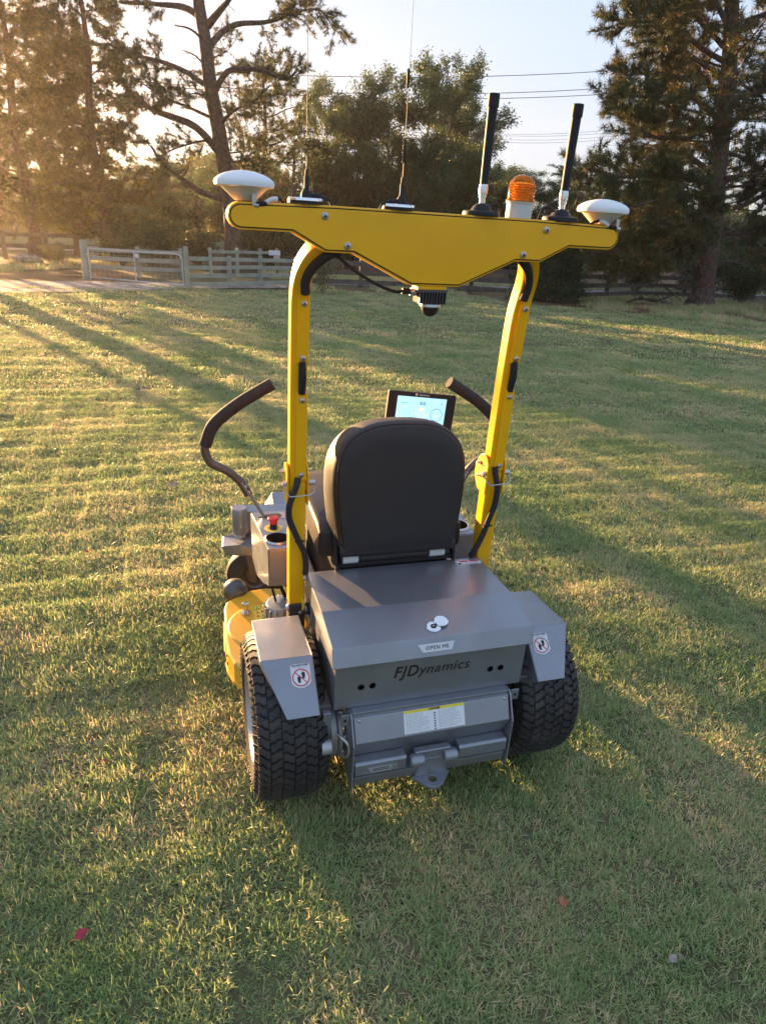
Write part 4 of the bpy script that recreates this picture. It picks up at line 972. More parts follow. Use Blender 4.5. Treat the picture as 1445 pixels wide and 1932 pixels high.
fence('dark weathered rail fence in front of the road on the right', [(3.3, 20.7, .9), (5.1, 20.4), (6.9, 20.1), (8.73, 19.8), (10.2, 19.0), (11.66, 18.15, 1.12), (13.4, 19.0), (15.12, 19.8), (17.4, 20.0), (19.8, 20.0), (22.2, 20.2)], (.74, .46, .18), .88, .11, .14, DFENCE)
fence('dark brown rail fence under the trees at far left', [(-13.2, 28.0), (-11.0, 28.3), (-9.0, 28.7), (-7.0, 29.2), (-5.6, 30.0), (-4.3, 30.9)], (.92, .50), 1.05, .14, .14, DFENCE)
# gate
gate = thing('farm_gate', 'silver tube and wire mesh gate in front of the pale green fence', 'gate', (-3.08, 20.34, G(-3.08, 20.34)))
ga = Vector((-3.0, 20.28, 0)); gb = Vector((-.45, 18.22, 0)); gl = gate.location
def GP(t, z): p = ga.lerp(gb, t); zz = G(p.x, p.y); return Vector((p.x, p.y, zz + z)) - gl
b = MB(); b.tube(smooth_path([GP(0, .08), GP(0, .5), GP(0, .86)], 2), .018, GALV, 8); b.build('gate_tube', gate)
b = MB(); b.tube([GP(0, .86), GP(.5, .86), GP(.93, .87), GP(.975, .84), GP(.995, .78), GP(1, .72), GP(1, .08)], .018, GALV, 8); b.build('gate_tube', gate)
b = MB(); b.tube([GP(0, .08), GP(1, .08)], .018, GALV, 8); b.build('gate_tube', gate)
b = MB(); b.tube([GP(.5, .08), GP(.5, .86)], .016, GALV, 8); b.build('gate_tube', gate)
b = MB()
for k in range(1, 18): b.tube([GP(k / 18, .08), GP(k / 18, .86)], .0014, GALV, 4, caps=False)
for k in range(1, 6): b.tube([GP(0, .08 + k * .13), GP(1, .08 + k * .13)], .0014, GALV, 4, caps=False)
tag(b.build('wire_mesh', gate), kind='stuff')
for z in (.24, .70):
    b = MB(); b.box(GP(-.015, z), (.07, .04, .035), GALV); b.build('hinge', gate)
b = MB(); b.box(GP(.53, .76) + Vector((0, -.03, 0)), (.12, .006, .10), LABEL, Matrix.Rotation(-.68, 3, 'Z')); b.build('gate_tag', gate)
p = thing('gate_post', 'thick pale green round post holding the gate hinges', 'post', (-3.12, 20.37, G(-3.1, 20.35)))
b = MB(); b.lathe([(.10, -.2), (.10, 1.06), (.09, 1.075), (0, 1.075)], FENCE, (0, 0, 0), 'z', 14); b.build('post_shaft', p, .004)
b = MB(); b.box((.03, -.11, .45), (.06, .02, .30), FENCE); b.build('latch_plate', p, .003)
p = thing('notice_board', 'small white and pink notice on the fence right of the gate', 'sign', (2.93, 24.25, G(2.93, 24.25)))
b = MB(); b.box((0, 0, .45), (.06, .06, 1.1), DFENCE); b.build('sign_post', p, .004)
b = MB(); b.box((-.10, -.045, .83), (.42, .012, .17), LABEL, Matrix.Rotation(.1, 3, 'Z')); b.build('sign_panel', p)
b = MB(); b.box((-.02, -.045, .64), (.24, .012, .17), mat('faded_pink_panel', (.62, .42, .38), .6), Matrix.Rotation(.1, 3, 'Z')); b.build('sign_panel', p)

# ------------------------------------------------------------------ trees
rng = np.random.default_rng(11)
class Plant:
    def __init__(s, seed): s.tb = MB(); s.C = []; s.D = []; s.W = []; s.r = np.random.default_rng(seed)
    def limb(s, pts, r0_, r1_, m, n=8, sub=4):
        P = smooth_path(pts, sub) if len(pts) > 2 else [Vector(p) for p in pts]
        rr = [r0_ + (r1_ - r0_) * i / (len(P) - 1) for i in range(len(P))]
        s.tb.tube(P, rr, m, n, True, False); return P
def crown_mesh(name, P, kind, m, n, ln, wd, spread, droop=0.0):
    C = np.array(P.C); D = np.array(P.D); r = P.r; T = len(C)
    C = np.repeat(C, n, 0); D = np.repeat(D, n, 0)
    rnd = r.normal(size=C.shape); d = D * (1 - spread) + rnd * spread; d[:, 2] -= droop; d /= np.linalg.norm(d, axis=1)[:, None] + 1e-9
    if kind == 'leaf': C = C + r.normal(size=C.shape) * spread_leaf
    pv = np.cross(d, r.normal(size=C.shape)); pv /= np.linalg.norm(pv, axis=1)[:, None] + 1e-9
    L_ = (ln * r.uniform(.6, 1.15, len(C)))[:, None]; w_ = (wd * r.uniform(.7, 1.2, len(C)))[:, None]
    tint_t = np.repeat(r.beta(1.6, 2.6, T), n) + r.normal(0, .10, T * n)
    if kind == 'needle':
        V = np.stack([C - pv * w_ / 2, C + pv * w_ / 2, C + d * L_], 1).reshape(-1, 3); Fc = np.arange(len(V)).reshape(-1, 3)
    else:
        V = np.stack([C, C + d * L_ * .5 + pv * w_ / 2, C + d * L_, C + d * L_ * .5 - pv * w_ / 2], 1).reshape(-1, 3); Fc = np.arange(len(V)).reshape(-1, 4)
    return np_mesh(name, V, Fc, m, np.clip(tint_t, 0, 1))
spread_leaf = 0.12

def twigs(P, limb_pts, t0, count, blen, m, tuft_gap, up=.25, side=1.0, droop=0.0, r_tw=.012, level2=True):
    """side branchlets with foliage points along a limb"""
    r = P.r; N = len(limb_pts); L_ = sum((limb_pts[i + 1] - limb_pts[i]).length for i in range(N - 1))
    for k in range(count):
        t = t0 + (1 - t0) * (k + r.uniform(0, 1)) / count; i = min(int(t * (N - 1)), N - 2); f = t * (N - 1) - i
        p = limb_pts[i].lerp(limb_pts[i + 1], f); ax = (limb_pts[i + 1] - limb_pts[i]).normalized()
        rv = Vector(r.normal(size=3)); rv = (rv - rv.dot(ax) * ax); rv.z *= .55; rv = rv.normalized() if rv.length > 1e-3 else Vector((0, 0, 1))
        d = (ax * r.uniform(.35, .9) + rv * side + Vector((0, 0, up - droop))).normalized()
        bl = blen * (1.15 - .55 * t) * r.uniform(.6, 1.2); q = p + d * bl * .5 + Vector(r.normal(size=3)) * bl * .06; e = q + (d + Vector((0, 0, .25 * up - droop * .8))).normalized() * bl * .5
        P.tb.tube([p, q, e], [r_tw, r_tw * .7, r_tw * .35], m, 3, False, False)
        ns = max(2, int(bl / tuft_gap))
        for j in range(ns):
            s_ = .25 + .75 * (j + 1) / ns; c = p.lerp(q, s_ * 2) if s_ < .5 else q.lerp(e, s_ * 2 - 1)
            dd = (e - p).normalized()
            if level2 and r.uniform() < .75:
                o = Vector(r.normal(size=3)); o = (o - o.dot(dd) * dd); o.z = o.z * .5 + .12; o = o.normalized() * r.uniform(.1, .34) * (1.1 - .5 * s_) * min(1, bl)
                c2 = c + o + dd * .1; P.C.append(tuple(c2)); P.D.append(tuple((o.normalized() * .6 + dd * .5 + Vector((0, 0, .2 * up)))))
                P.C.append(tuple(c.lerp(c2, .5))); P.D.append(tuple(o.normalized() + dd * .4))
            P.C.append(tuple(c)); P.D.append(tuple(dd))

def auto_limbs(P, trunk, count, t0, t1, length, m, rise=.2, bend=-.12, r0_=.06, skip=None, start_phase=0.0, flat=1.0):
    """limbs in a spiral up the trunk; length(t) gives reach"""
    r = P.r; out = []; N = len(trunk)
    for k in range(count):
        t = t0 + (t1 - t0) * (k + r.uniform(-.3, .3)) / max(count - 1, 1); t = min(max(t, 0.01), .985)
        i = min(int(t * (N - 1)), N - 2); p = trunk[i].lerp(trunk[i + 1], t * (N - 1) - i)
        a = start_phase + k * 2.4 + r.uniform(-.4, .4); L_ = length(t) * r.uniform(.7, 1.15)
        d = Vector((math.cos(a), math.sin(a) * flat, rise + r.uniform(-.12, .12)))
        pts = [p]; q = p; dd = d.normalized()
        for s_ in range(4):
            dd = (dd + Vector(r.normal(size=3)) * .13 + Vector((0, 0, bend if s_ < 2 else -bend * 1.2))).normalized(); q = q + dd * L_ / 4; pts.append(q)
        if skip and skip(pts[-1]): continue
        rr = r0_ * (L_ / length(t)) * (1.2 - .7 * t); out.append(P.limb(pts, rr, rr * .25, m, 5, 2))
    return out

def finish(P, name, label, loc, crown_me, m_tr, cat='tree', group=None, rot=0.0, sc=1.0):
    tr = thing(name, label, cat, loc, group); tr.rotation_euler = (0, 0, rot); tr.scale = (sc, sc, sc)
    me = P.tb.mesh('trunk'); link('trunk', me, tr); link('crown', crown_me, tr); return tr
def copy_tree(src, label, loc, rot=0.0, sc=(1, 1, 1), group=None, cat=None, name=None):
    c = src.copy(); COL.objects.link(c); c.location = loc; c.rotation_euler = (0, 0, rot); c.scale = sc; c['label'] = label
    if group: c['group'] = group
    elif 'group' in c: del c['group']
    for ch in list(src.children):
        k = ch.copy(); COL.objects.link(k); k.parent = c
    return c
def roots(P, r_, m, n=7):
    P.tb.lathe([(r_ * 1.75, -.35), (r_ * 1.45, -.02), (r_ * 1.12, .28), (r_ * 1.0, .6)], m, (0, 0, 0), 'z', 14)

# 1. tall open pine behind the pale fence
b0 = Vector((1.47, 26, G(1.47, 26)))
P = Plant(21); V_ = lambda l: [Vector(p) - b0 for p in l]
tk = V_([(1.50, 26, -.95), (1.50, 26, -.2), (1.49, 26, 1.26), (1.31, 26, 2.66), (1.09, 26, 4.14), (.91, 26, 5.23), (.81, 26, 6.43), (.64, 26, 7.57), (.55, 26, 8.8), (.66, 26.2, 10.2), (.6, 26, 11.6), (.8, 26, 13.2)])
T_ = P.limb(tk, .35, .09, BARK, 16, 4); roots(P, .33, BARK)
limbs = dict(
 a=([(.79, 26, 7.04), (.22, 26.5, 7.41), (-.62, 27, 7.5), (-1.9, 27.5, 7.51)], .13, .5, 8), b=([(.90, 26, 6.90), (1.28, 25.5, 7.26), (1.54, 25, 7.47), (2.0, 24.8, 8.03)], .13, 1, 0),
 c=([(.90, 26, 6.33), (1.42, 26.5, 6.88), (2.01, 27, 7.27), (2.99, 27.5, 7.53), (3.75, 27.5, 7.81), (4.13, 27.5, 8.24)], .12, .55, 12),
 c2=([(3.2, 27.5, 7.6), (4.0, 27.3, 7.9), (4.9, 27, 8.0), (5.4, 26.8, 7.4)], .05, .1, 16),
 d=([(.80, 26, 6.44), (.33, 25.5, 6.65), (-.18, 25, 6.6)], .05, 1, 0), d2=([(.9, 26, 5.6), (.45, 25.6, 5.95), (.0, 25.2, 6.0)], .035, 1, 0),
 e=([(.92, 26, 5.10), (.11, 26.5, 5.6), (-.74, 27, 5.89), (-1.78, 27.5, 6.08), (-2.4, 27.5, 6.3)], .10, .35, 14),
 e2=([(1.0, 26, 4.21), (.03, 25.5, 4.47), (-.65, 25, 4.58), (-1.42, 24.8, 4.99)], .06, .45, 9),
 f=([(1.2, 26, 3.1), (.34, 25.5, 3.87), (-.68, 25, 4.12), (-1.32, 24.8, 4.34), (-1.84, 24.8, 4.8)], .15, .40, 14),
 g=([(1.40, 26, 1.66), (.45, 26.5, 1.87), (-.27, 27, 2.31), (-.81, 27.5, 2.72), (-1.23, 27.5, 3.3)], .13, 1, 0), g2=([(-.27, 27, 2.31), (-.0, 26.6, 2.55), (.12, 26.4, 3.05)], .05, 1, 0),
 h=([(1.03, 26, 5.0), (1.47, 25.5, 5.6), (2.13, 25, 5.68), (2.63, 24.8, 5.63), (3.34, 24.8, 5.48), (3.74, 24.8, 5.82)], .11, .45, 12),
 i=([(1.12, 26, 3.98), (1.61, 25.5, 4.46), (2.29, 25, 4.78), (2.81, 24.8, 5.27)], .07, .2, 12), j=([(1.32, 26, 2.83), (1.93, 25.5, 3.02), (2.63, 25, 3.55)], .05, .1, 10),
 k=([(.68, 26, 7.28), (.8, 25.5, 7.76), (1.05, 25, 8.22)], .06, 1, 0), l=([(1.25, 26, 3.4), (.6, 25.8, 3.5), (-.3, 25.5, 3.2), (-.9, 25.3, 2.9)], .05, .3, 10), n=([(1.1, 26, 4.6), (.5, 25.8, 4.9), (-.2, 25.5, 4.7)], .035, .3, 7))
for q, (pts, r_, t0, cnt) in limbs.items():
    Lp = P.limb(V_(pts), r_, r_ * .3, BARK, 8, 4)
    if cnt: twigs(P, Lp, t0, int(cnt * 1.6), 1.0, BARK, .085, .25, 1.0, .05 if q not in ('c2', 'c') else .4)
    else:
        for w in range(4): p_ = Lp[int(P.r.uniform(.3, 1) * (len(Lp) - 1))]; P.tb.tube([p_, p_ + Vector(P.r.normal(size=3)) * .25 + Vector((0, 0, -.15)), p_ + Vector(P.r.normal(size=3)) * .3 + Vector((0, 0, -.4))], [.010, .007, .003], BARK, 3, False, False)
for Lp in auto_limbs(P, T_[-14:], 16, .05, .95, lambda t: 3.6 - 1.6 * t, BARK, .35, -.05, .07): twigs(P, Lp, .35, 9, .95, BARK, .11, .3)
for Lp in auto_limbs(P, T_[10:26], 16, .05, .95, lambda t: 2.0, BARK, .2, -.05, .035, lambda e: e.y < -.4 or e.x < -.6): twigs(P, Lp, .3, 8, .8, BARK, .11, .3)
finish(P, 'pine_tree', 'tall open pine with bare curved limbs behind the pale fence', b0, crown_mesh('c', P, 'needle', PINE, 12, .19, .020, .42), BARK)

# 2. big shaggy pine on the right
b0 = Vector((15.6, 17.0, G(15.6, 17.0)))
P = Plant(31)
tk = V_([(15.62, 17, -.9), (15.60, 17, -.5), (15.47, 17, .73), (15.24, 17, 2.24), (14.99, 17, 3.38), (14.78, 17, 4.73), (14.54, 17, 5.98), (14.14, 17, 7.38), (13.82, 17, 8.67), (13.7, 17, 10.2), (13.6, 17, 12)])
T_ = P.limb(tk, .37, .10, BARK, 16, 4); roots(P, .36, BARK)
limbs = dict(a=([(14.91, 17, 3.24), (14.32, 17.5, 3.7), (13.2, 18, 4.33), (12.5, 18.5, 4.86)], .09, .35, 14), b=([(14.95, 17, 3.6), (13.4, 16.5, 3.98), (11.9, 16, 3.9), (10.9, 15.8, 4.1)], .08, .3, 20),
 c=([(14.7, 17, 4.98), (14.26, 17.5, 5.64), (13.74, 18, 6.3), (13.0, 18.5, 7.08)], .09, .3, 16), d=([(15.0, 17, 3.02), (12.74, 16.5, 3.1), (11.2, 16, 2.9), (9.7, 15.8, 3.0)], .09, .3, 26),
 e=([(14.45, 17, 6.22), (13.87, 17.5, 6.85), (13.24, 18, 7.35), (12.4, 18.2, 7.5)], .08, .25, 14), c3=([(14.7, 17, 4.6), (13.3, 17, 5.2), (11.9, 16.6, 5.4), (10.9, 16.4, 5.25)], .08, .3, 22),
 c4=([(14.4, 17, 6.0), (13.0, 16.8, 6.3), (11.8, 16.6, 6.9), (11.2, 16.4, 7.0)], .08, .3, 18), c5=([(14.1, 17, 7.3), (12.9, 16.8, 7.7), (11.7, 16.6, 7.9)], .07, .3, 14),
 f=([(15.43, 17, 1.5), (13.84, 16.5, 1.2), (12.3, 16, .85), (11.2, 15.8, .7)], .07, .3, 24), f9=([(15.4, 17, 1.6), (14.6, 18.1, 1.4), (13.4, 18.9, 1.0), (12.2, 19.3, .8)], .06, .3, 20), c6=([(14.4, 17, 5.6), (12.6, 16.5, 6.0), (11.2, 16.2, 6.35), (10.2, 16.0, 6.2)], .07, .3, 24), c7=([(14.1, 17, 6.9), (12.6, 16.5, 7.6), (11.3, 16.2, 7.9), (10.6, 16.0, 7.6)], .07, .3, 22), c8=([(14.9, 17, 4.2), (13.0, 16.3, 4.5), (11.4, 15.9, 4.75), (10.3, 15.7, 4.6)], .07, .3, 24), d9=([(15.0, 17, 2.6), (13.2, 16.0, 2.6), (11.3, 15.4, 2.2), (9.9, 15.2, 2.1)], .07, .3, 26), f2=([(15.3, 17, 2.2), (13.6, 17.2, 2.1), (12.1, 17.4, 1.7), (11.0, 17.5, 1.5)], .07, .3, 20),
 f3=([(15.3, 17, 2.0), (14.2, 16.2, 2.1), (13.0, 15.4, 1.9), (12.0, 15.0, 1.7)], .06, .3, 16),
 g=([(15.40, 17, .35), (15.0, 16.7, .62), (14.55, 16.5, .95)], .10, 1, 0), g2=([(15.3, 17, .9), (14.3, 16.6, .55), (13.4, 16.2, .35)], .045, 1, 0),
 h=([(15.2, 17, 2.25), (15.9, 16.5, 2.5), (16.8, 16, 3.17), (18, 15.8, 3.2)], .09, .2, 20), i=([(14.66, 17, 5.11), (15.3, 16.5, 5.3), (16.4, 16, 5.8), (17.4, 15.6, 5.7)], .09, .25, 18),
 i2=([(15.1, 17, 3.0), (15.9, 16.9, 3.3), (17.2, 16.7, 3.9), (18.4, 16.6, 4.0)], .08, .25, 18), i3=([(15.3, 17, 1.6), (16.2, 16.7, 1.7), (17.6, 16.5, 1.6), (18.6, 16.4, 1.3)], .07, .25, 18), i4=([(14.3, 17, 6.6), (15.2, 16.7, 7.2), (16.4, 16.4, 7.5)], .08, .25, 14))
for q, (pts, r_, t0, cnt) in limbs.items():
    Lp = P.limb(V_(pts), r_, r_ * .3, BARK, 8, 4)
    if cnt: twigs(P, Lp, t0, int(cnt * 1.5), 1.05, BARK, .075, .3, 1.0, .05)
    else:
        for w in range(5): p_ = Lp[int(P.r.uniform(.3, 1) * (len(Lp) - 1))]; P.tb.tube([p_, p_ + Vector(P.r.normal(size=3)) * .3, p_ + Vector(P.r.normal(size=3)) * .5], [.012, .008, .003], BARK, 3, False, False)
for Lp in auto_limbs(P, T_[14:], 38, .0, .97, lambda t: 3.1 - 1.2 * t, BARK, .30, -.06, .05): twigs(P, Lp, .3, 11, 1.0, BARK, .105, .3)
for Lp in auto_limbs(P, T_[8:18], 15, .0, .95, lambda t: 3.4, BARK, .0, -.05, .04, lambda e: e.y < -2.0 and e.x > -1.5): twigs(P, Lp, .35, 10, .9, BARK, .11, .25)
finish(P, 'pine_tree', 'big shaggy pine with thick furrowed trunk on the right', b0, crown_mesh('c', P, 'needle', PINE2, 15, .22, .017, .40), BARK)

# 3. generic pine used for several
P = Plant(41)
T_ = P.limb([Vector((0, 0, -.6)), Vector((.05, 0, 1)), Vector((-.1, .1, 3)), Vector((.1, 0, 5.2)), Vector((.0, 0, 7.6))], .19, .05, BARK, 10, 5); roots(P, .18, BARK)
for Lp in auto_limbs(P, T_, 34, .22, .98, lambda t: 2.9 - 1.5 * abs(t - .45) - .9 * t, BARK, .30, -.05, .05): twigs(P, Lp, .3, 9, .85, BARK, .115, .35)
g_pine = finish(P, 'pine_tree', 'round topped pine behind the open pine, left of the aerial', (3.3, 31, G(3.3, 31)), crown_mesh('c', P, 'needle', PINE, 10, .20, .024, .42), BARK)
g_pine.scale = (1.0, 1.0, 1.02)

# 4. fine olive trees of the dense left hand group
def olive(seed, H, reach, nl, t0=.12):
    P = Plant(seed)
    T_ = P.limb([Vector((0, 0, -.6)), Vector((.08, 0, H * .2)), Vector((-.12, .1, H * .45)), Vector((.1, 0, H * .7)), Vector((.0, 0, H))], .028 * H, .05, BARK, 10, 5); roots(P, .027 * H, BARK)
    for Lp in auto_limbs(P, T_, nl, t0, .99, lambda t: reach * (1.05 - .55 * t), BARK, .28, -.04, .05): twigs(P, Lp, .2, 11, 1.05, BARK, .13, .2, 1.0, .18)
    return P
P = olive(51, 10.5, 3.4, 44, .19); o1 = finish(P, 'feathery_tree', 'thickest trunked tree of the dense gold-edged group at far left', (-6.3, 31.4, G(-6.3, 31.4)), crown_mesh('c', P, 'needle', CASU, 10, .22, .034, .55, .25), BARK)
P = olive(52, 10.5, 2.7, 40, .17); o2 = finish(P, 'feathery_tree', 'slender straight tree standing behind the wire gate', (-3.4, 30.4, G(-3.4, 30.4)), crown_mesh('c', P, 'needle', CASU, 10, .22, .034, .55, .25), BARK)
P = Plant(53)
for k, (dx, lean) in enumerate(((0, (-.6, .2)), (.15, (.7, -.2)), (-.1, (.1, .6)), (.1, (1.6, .3)), (-.15, (-1.5, -.1)))):
    H = P.r.uniform(6.6, 8.4)
    T_ = P.limb([Vector((dx, 0, -.5)), Vector((dx + lean[0] * .25, lean[1] * .3, H * .25)), Vector((dx + lean[0] * .8, lean[1], H * .55)), Vector((dx + lean[0] * 1.25, lean[1] * 1.5, H))], .13, .03, BARK2, 8, 5)
    for Lp in auto_limbs(P, T_, 15, .22, .99, lambda t: 2.5 - 1.1 * t, BARK2, .75, -.02, .035, start_phase=k): twigs(P, Lp, .2, 10, .85, BARK2, .13, .45)
o3 = finish(P, 'broadleaf_tree', 'tallest many-stemmed leafy tree in the middle, behind the second aerial', (10.3, 33.0, G(10.3, 33.0)), crown_mesh('c', P, 'leaf', BROAD, 13, .115, .055, .75), BARK2)
# 5. low shrub used round the fences
P = Plant(61)
for k in range(9):
    a = k * .7; e = Vector((math.cos(a) * .75, math.sin(a) * .75, P.r.uniform(1.0, 1.7)))
    Lp = P.limb([Vector((0, 0, -.1)), e * .5 + Vector((0, 0, .15)), e], .025, .006, BARK2, 5, 3); twigs(P, Lp, .15, 10, .55, BARK2, .09, .3, r_tw=.006)
sh0 = finish(P, 'leafy_shrub', 'olive shrub behind the left end of the pale fence', (-1.2, 26.5, G(-1.2, 26.5)), crown_mesh('c', P, 'leaf', SHRUB, 9, .085, .045, .7), BARK2, 'shrub')
# 6. dense dark young conifer by the right fence
P = Plant(71)
T_ = P.limb([Vector((0, 0, -.1)), Vector((0, 0, .9)), Vector((.03, 0, 1.75))], .04, .01, BARK2, 6, 4)
for Lp in auto_limbs(P, T_, 60, .03, .97, lambda t: 1.12 * (1 - .62 * t) + .1, BARK2, .25, -.02, .014): twigs(P, Lp, .2, 7, .34, BARK2, .06, .35, r_tw=.004)
finish(P, 'young_conifer', 'dense dark young conifer beside the dark rail fence', (10.3, 17.6, G(10.3, 17.6)), crown_mesh('c', P, 'leaf', BUSHM, 9, .10, .022, .7), BARK2, 'bush')
P = Plant(72)
for k in range(7):
    a = k * .9; e = Vector((math.cos(a) * .28, math.sin(a) * .28, P.r.uniform(.6, 1.05)))
    Lp = P.limb([Vector((0, 0, -.1)), e * .5, e], .01, .003, BARK2, 4, 3); twigs(P, Lp, .25, 7, .22, BARK2, .06, .3, r_tw=.003)
finish(P, 'sapling', 'thin scrubby sapling on the lawn edge just right of the left post', (3.25, 17.5, G(3.25, 17.5)), crown_mesh('c', P, 'leaf', SHRUB, 5, .07, .03, .7), BARK2, 'sapling')

def at(x, y, dz=0.0): return (x, y, G(x, y) + dz)
o3.scale = (1.1, 1.1, 1.02)
# copies: the pines and leafy trees standing round the lawn
copy_tree(g_pine, 'low bushy pine between the open pine and the leafy trees', at(5.0, 33), 2.1, (.95, .95, .72))
copy_tree(g_pine, 'pine whose crown fills the gap behind the right-hand pine', at(21.5, 25), 1.2, (1.25, 1.25, .95))
copy_tree(g_pine, 'dark pine half hidden behind the right pine trunk', at(17.0, 27), 4.0, (1.1, 1.1, .62))
copy_tree(o3, 'leafy tree left of the middle one, seen between the two aerials', at(7.6, 35), 1.9, (.95, .95, .93))
copy_tree(o3, 'leafy tree behind the left black rod antenna', at(13.8, 35), 3.9, (1.1, 1.1, 1.02))
copy_tree(o3, 'low leafy tree behind the amber beacon', at(18.4, 39), .9, (1.1, 1.1, .62))
copy_tree(o3, 'low leafy tree right of the beacon, below the power lines', at(20.5, 37), 2.9, (1.0, 1.0, .60))
copy_tree(o1, 'second tree of the dense left group, beside the thick trunk', at(-4.9, 34.5), 2.3, (.85, .85, .85))
copy_tree(o2, 'leaning tree at the left picture edge under the sun glow', at(-8.6, 34.0), 4.0, (1.0, 1.0, 1.0))
copy_tree(o3, 'leafy tree showing low between gate and open pine', at(-1.5, 40), 5.0, (.9, .9, .50))
copy_tree(o3, 'leafy tree far behind the left end of the antenna bar', at(3.2, 42), 2.0, (1.0, 1.0, .58))
shr = [(-2.6, 27.5, .8, 'dull shrub right behind the gate mesh'), (.2, 28, .9, 'grey green shrub left of the open pine trunk'), (3.0, 28.5, 1.1, 'spreading shrub under the left end of the antenna bar'), (4.6, 27.8, .8, 'small shrub beyond the road near the left post'),
       (6.8, 29, 1.2, 'shrub under the middle leafy tree'), (9.2, 30, 1.0, 'low shrub beyond the road behind the camera module'), (12.0, 29.5, 1.2, 'shrub beyond the road behind the right post'), (14.6, 28.5, 1.1, 'shrub beyond the road right of the young conifer'),
       (17.2, 22.6, .95, 'scrubby bush just behind the right pine'), (18.4, 18.2, .85, 'brown tinged bush at the right picture edge'), (17.6, 15.6, .62, 'low bush right of the pine trunk base'), (19.5, 21.5, 1.1, 'tall bush at the right edge behind the fence'),
       (-7.2, 27.2, .45, 'small bush beside the rock on the far left'), (-5.0, 27.6, .40, 'low green bush in front of the far left fence')]
for x, y, sc_, lab in shr: copy_tree(sh0, lab, at(x, y), x * 1.7, (sc_ * 1.15, sc_ * 1.15, sc_), cat='shrub')

# trees just outside the picture on the sunny side; their crowns and trunks throw the long shadows over the lawn
def sun_side(s, D): return (s * .915 - D * .403, s * .403 + D * .915)
def st(src, label, s, D, rot, sc): x, y = sun_side(s, D); copy_tree(src, label, at(x, y), rot, sc)
def tall_pine(seed, H, r_, t0, count, reach, nt, blen):
    P = Plant(seed)
    T_ = P.limb([Vector((0, 0, -.6)), Vector((.03, 0, 2.5)), Vector((-.05, .0, 5)), Vector((.05, 0, 9)), Vector((.0, 0, H))], r_, .05, BARK, 10, 5); roots(P, r_, BARK)
    for Lp in auto_limbs(P, T_, count, t0, .99, lambda t: reach, BARK, .05, -.05, .035): twigs(P, Lp, .15, nt, blen, BARK, .12, .2, 1.0, .1)
    return P, crown_mesh('c', P, 'needle', PINE, 10, .22, .034, .5, .1)
P, cm = tall_pine(91, 13, .27, .52, 40, 1.4, 9, .5); x, y = sun_side(1.95, 27)
tall = finish(P, 'pine_tree', 'tall bare-stemmed pine outside the left picture edge casting one narrow shadow band', at(x, y), cm, BARK)
P, cm = tall_pine(92, 9, .10, .30, 22, .75, 6, .4); x, y = sun_side(1.25, 29)
finish(P, 'pine_tree', 'slim young pine outside the left edge beside the bare-stemmed one', at(x, y), cm, BARK)
P, cm = tall_pine(93, 9, .07, .16, 34, 1.1, 9, .5); x, y = sun_side(-1.9, 25)
sparse = finish(P, 'pine_tree', 'sparse pine outside the left edge speckling the near left lawn', at(x, y), cm, BARK)
st(sparse, 'second sparse pine outside the left edge, nearer the camera', -3.7, 22, 2.0, (.9, .9, .9))
st(sparse, 'third sparse pine outside the left edge, at the back', -5.6, 28, 4.0, (1, 1, 1))
st(sparse, 'sparse pine outside the left edge standing beside the bare-stemmed one', 3.0, 31, 1.0, (.6, .6, 1))
st(o1, 'broad feathery tree farthest outside the left edge', -7.4, 30, 3.0, (1.0, 1.0, 1.0))

# distant wood closing the view
P = Plant(81); r = P.r; n = 26000
ang = r.uniform(-1.05, 1.25, n); rad_ = r.uniform(55, 78, n); x = np.sin(ang) * rad_; y = np.cos(ang) * rad_
hh = (1 - .8 * np.exp(-((ang + .43) / .16) ** 2)) * (3.4 + 1.3 * np.sin(ang * 9 + 1) + .9 * np.sin(ang * 23) + .5 * np.sin(ang * 61)); z = gz(x, y) + hh * r.power(1.4, n) * 1.0
P.C = np.stack([x, y, z], -1); P.D = np.stack([r.normal(size=n), r.normal(size=n), r.normal(size=n)], -1)
spread_leaf = .35
fwm = crown_mesh('far_wood', P, 'leaf', SHRUB, 7, .55, .32, .9)
tag(link('far_wood', fwm), 'hazy distant wood closing off the paddock behind all the trees', 'woodland', kind='stuff')

hz = bpy.data.materials.new('evening_haze'); hz.use_nodes = True; hn = hz.node_tree; hn.nodes.clear()
ho = hn.nodes.new('ShaderNodeOutputMaterial'); pv_ = hn.nodes.new('ShaderNodeVolumePrincipled'); pv_.inputs['Density'].default_value = 0.0007; pv_.inputs['Color'].default_value = (1, .89, .78, 1); pv_.inputs['Anisotropy'].default_value = 0.7
hn.links.new(pv_.outputs[0], ho.inputs['Volume'])
b = MB(); b.box((10, 60, 9.5), (260, 190, 24.5), hz); tag(b.build('haze'), 'thin warm evening haze over the paddock', 'haze', kind='stuff')

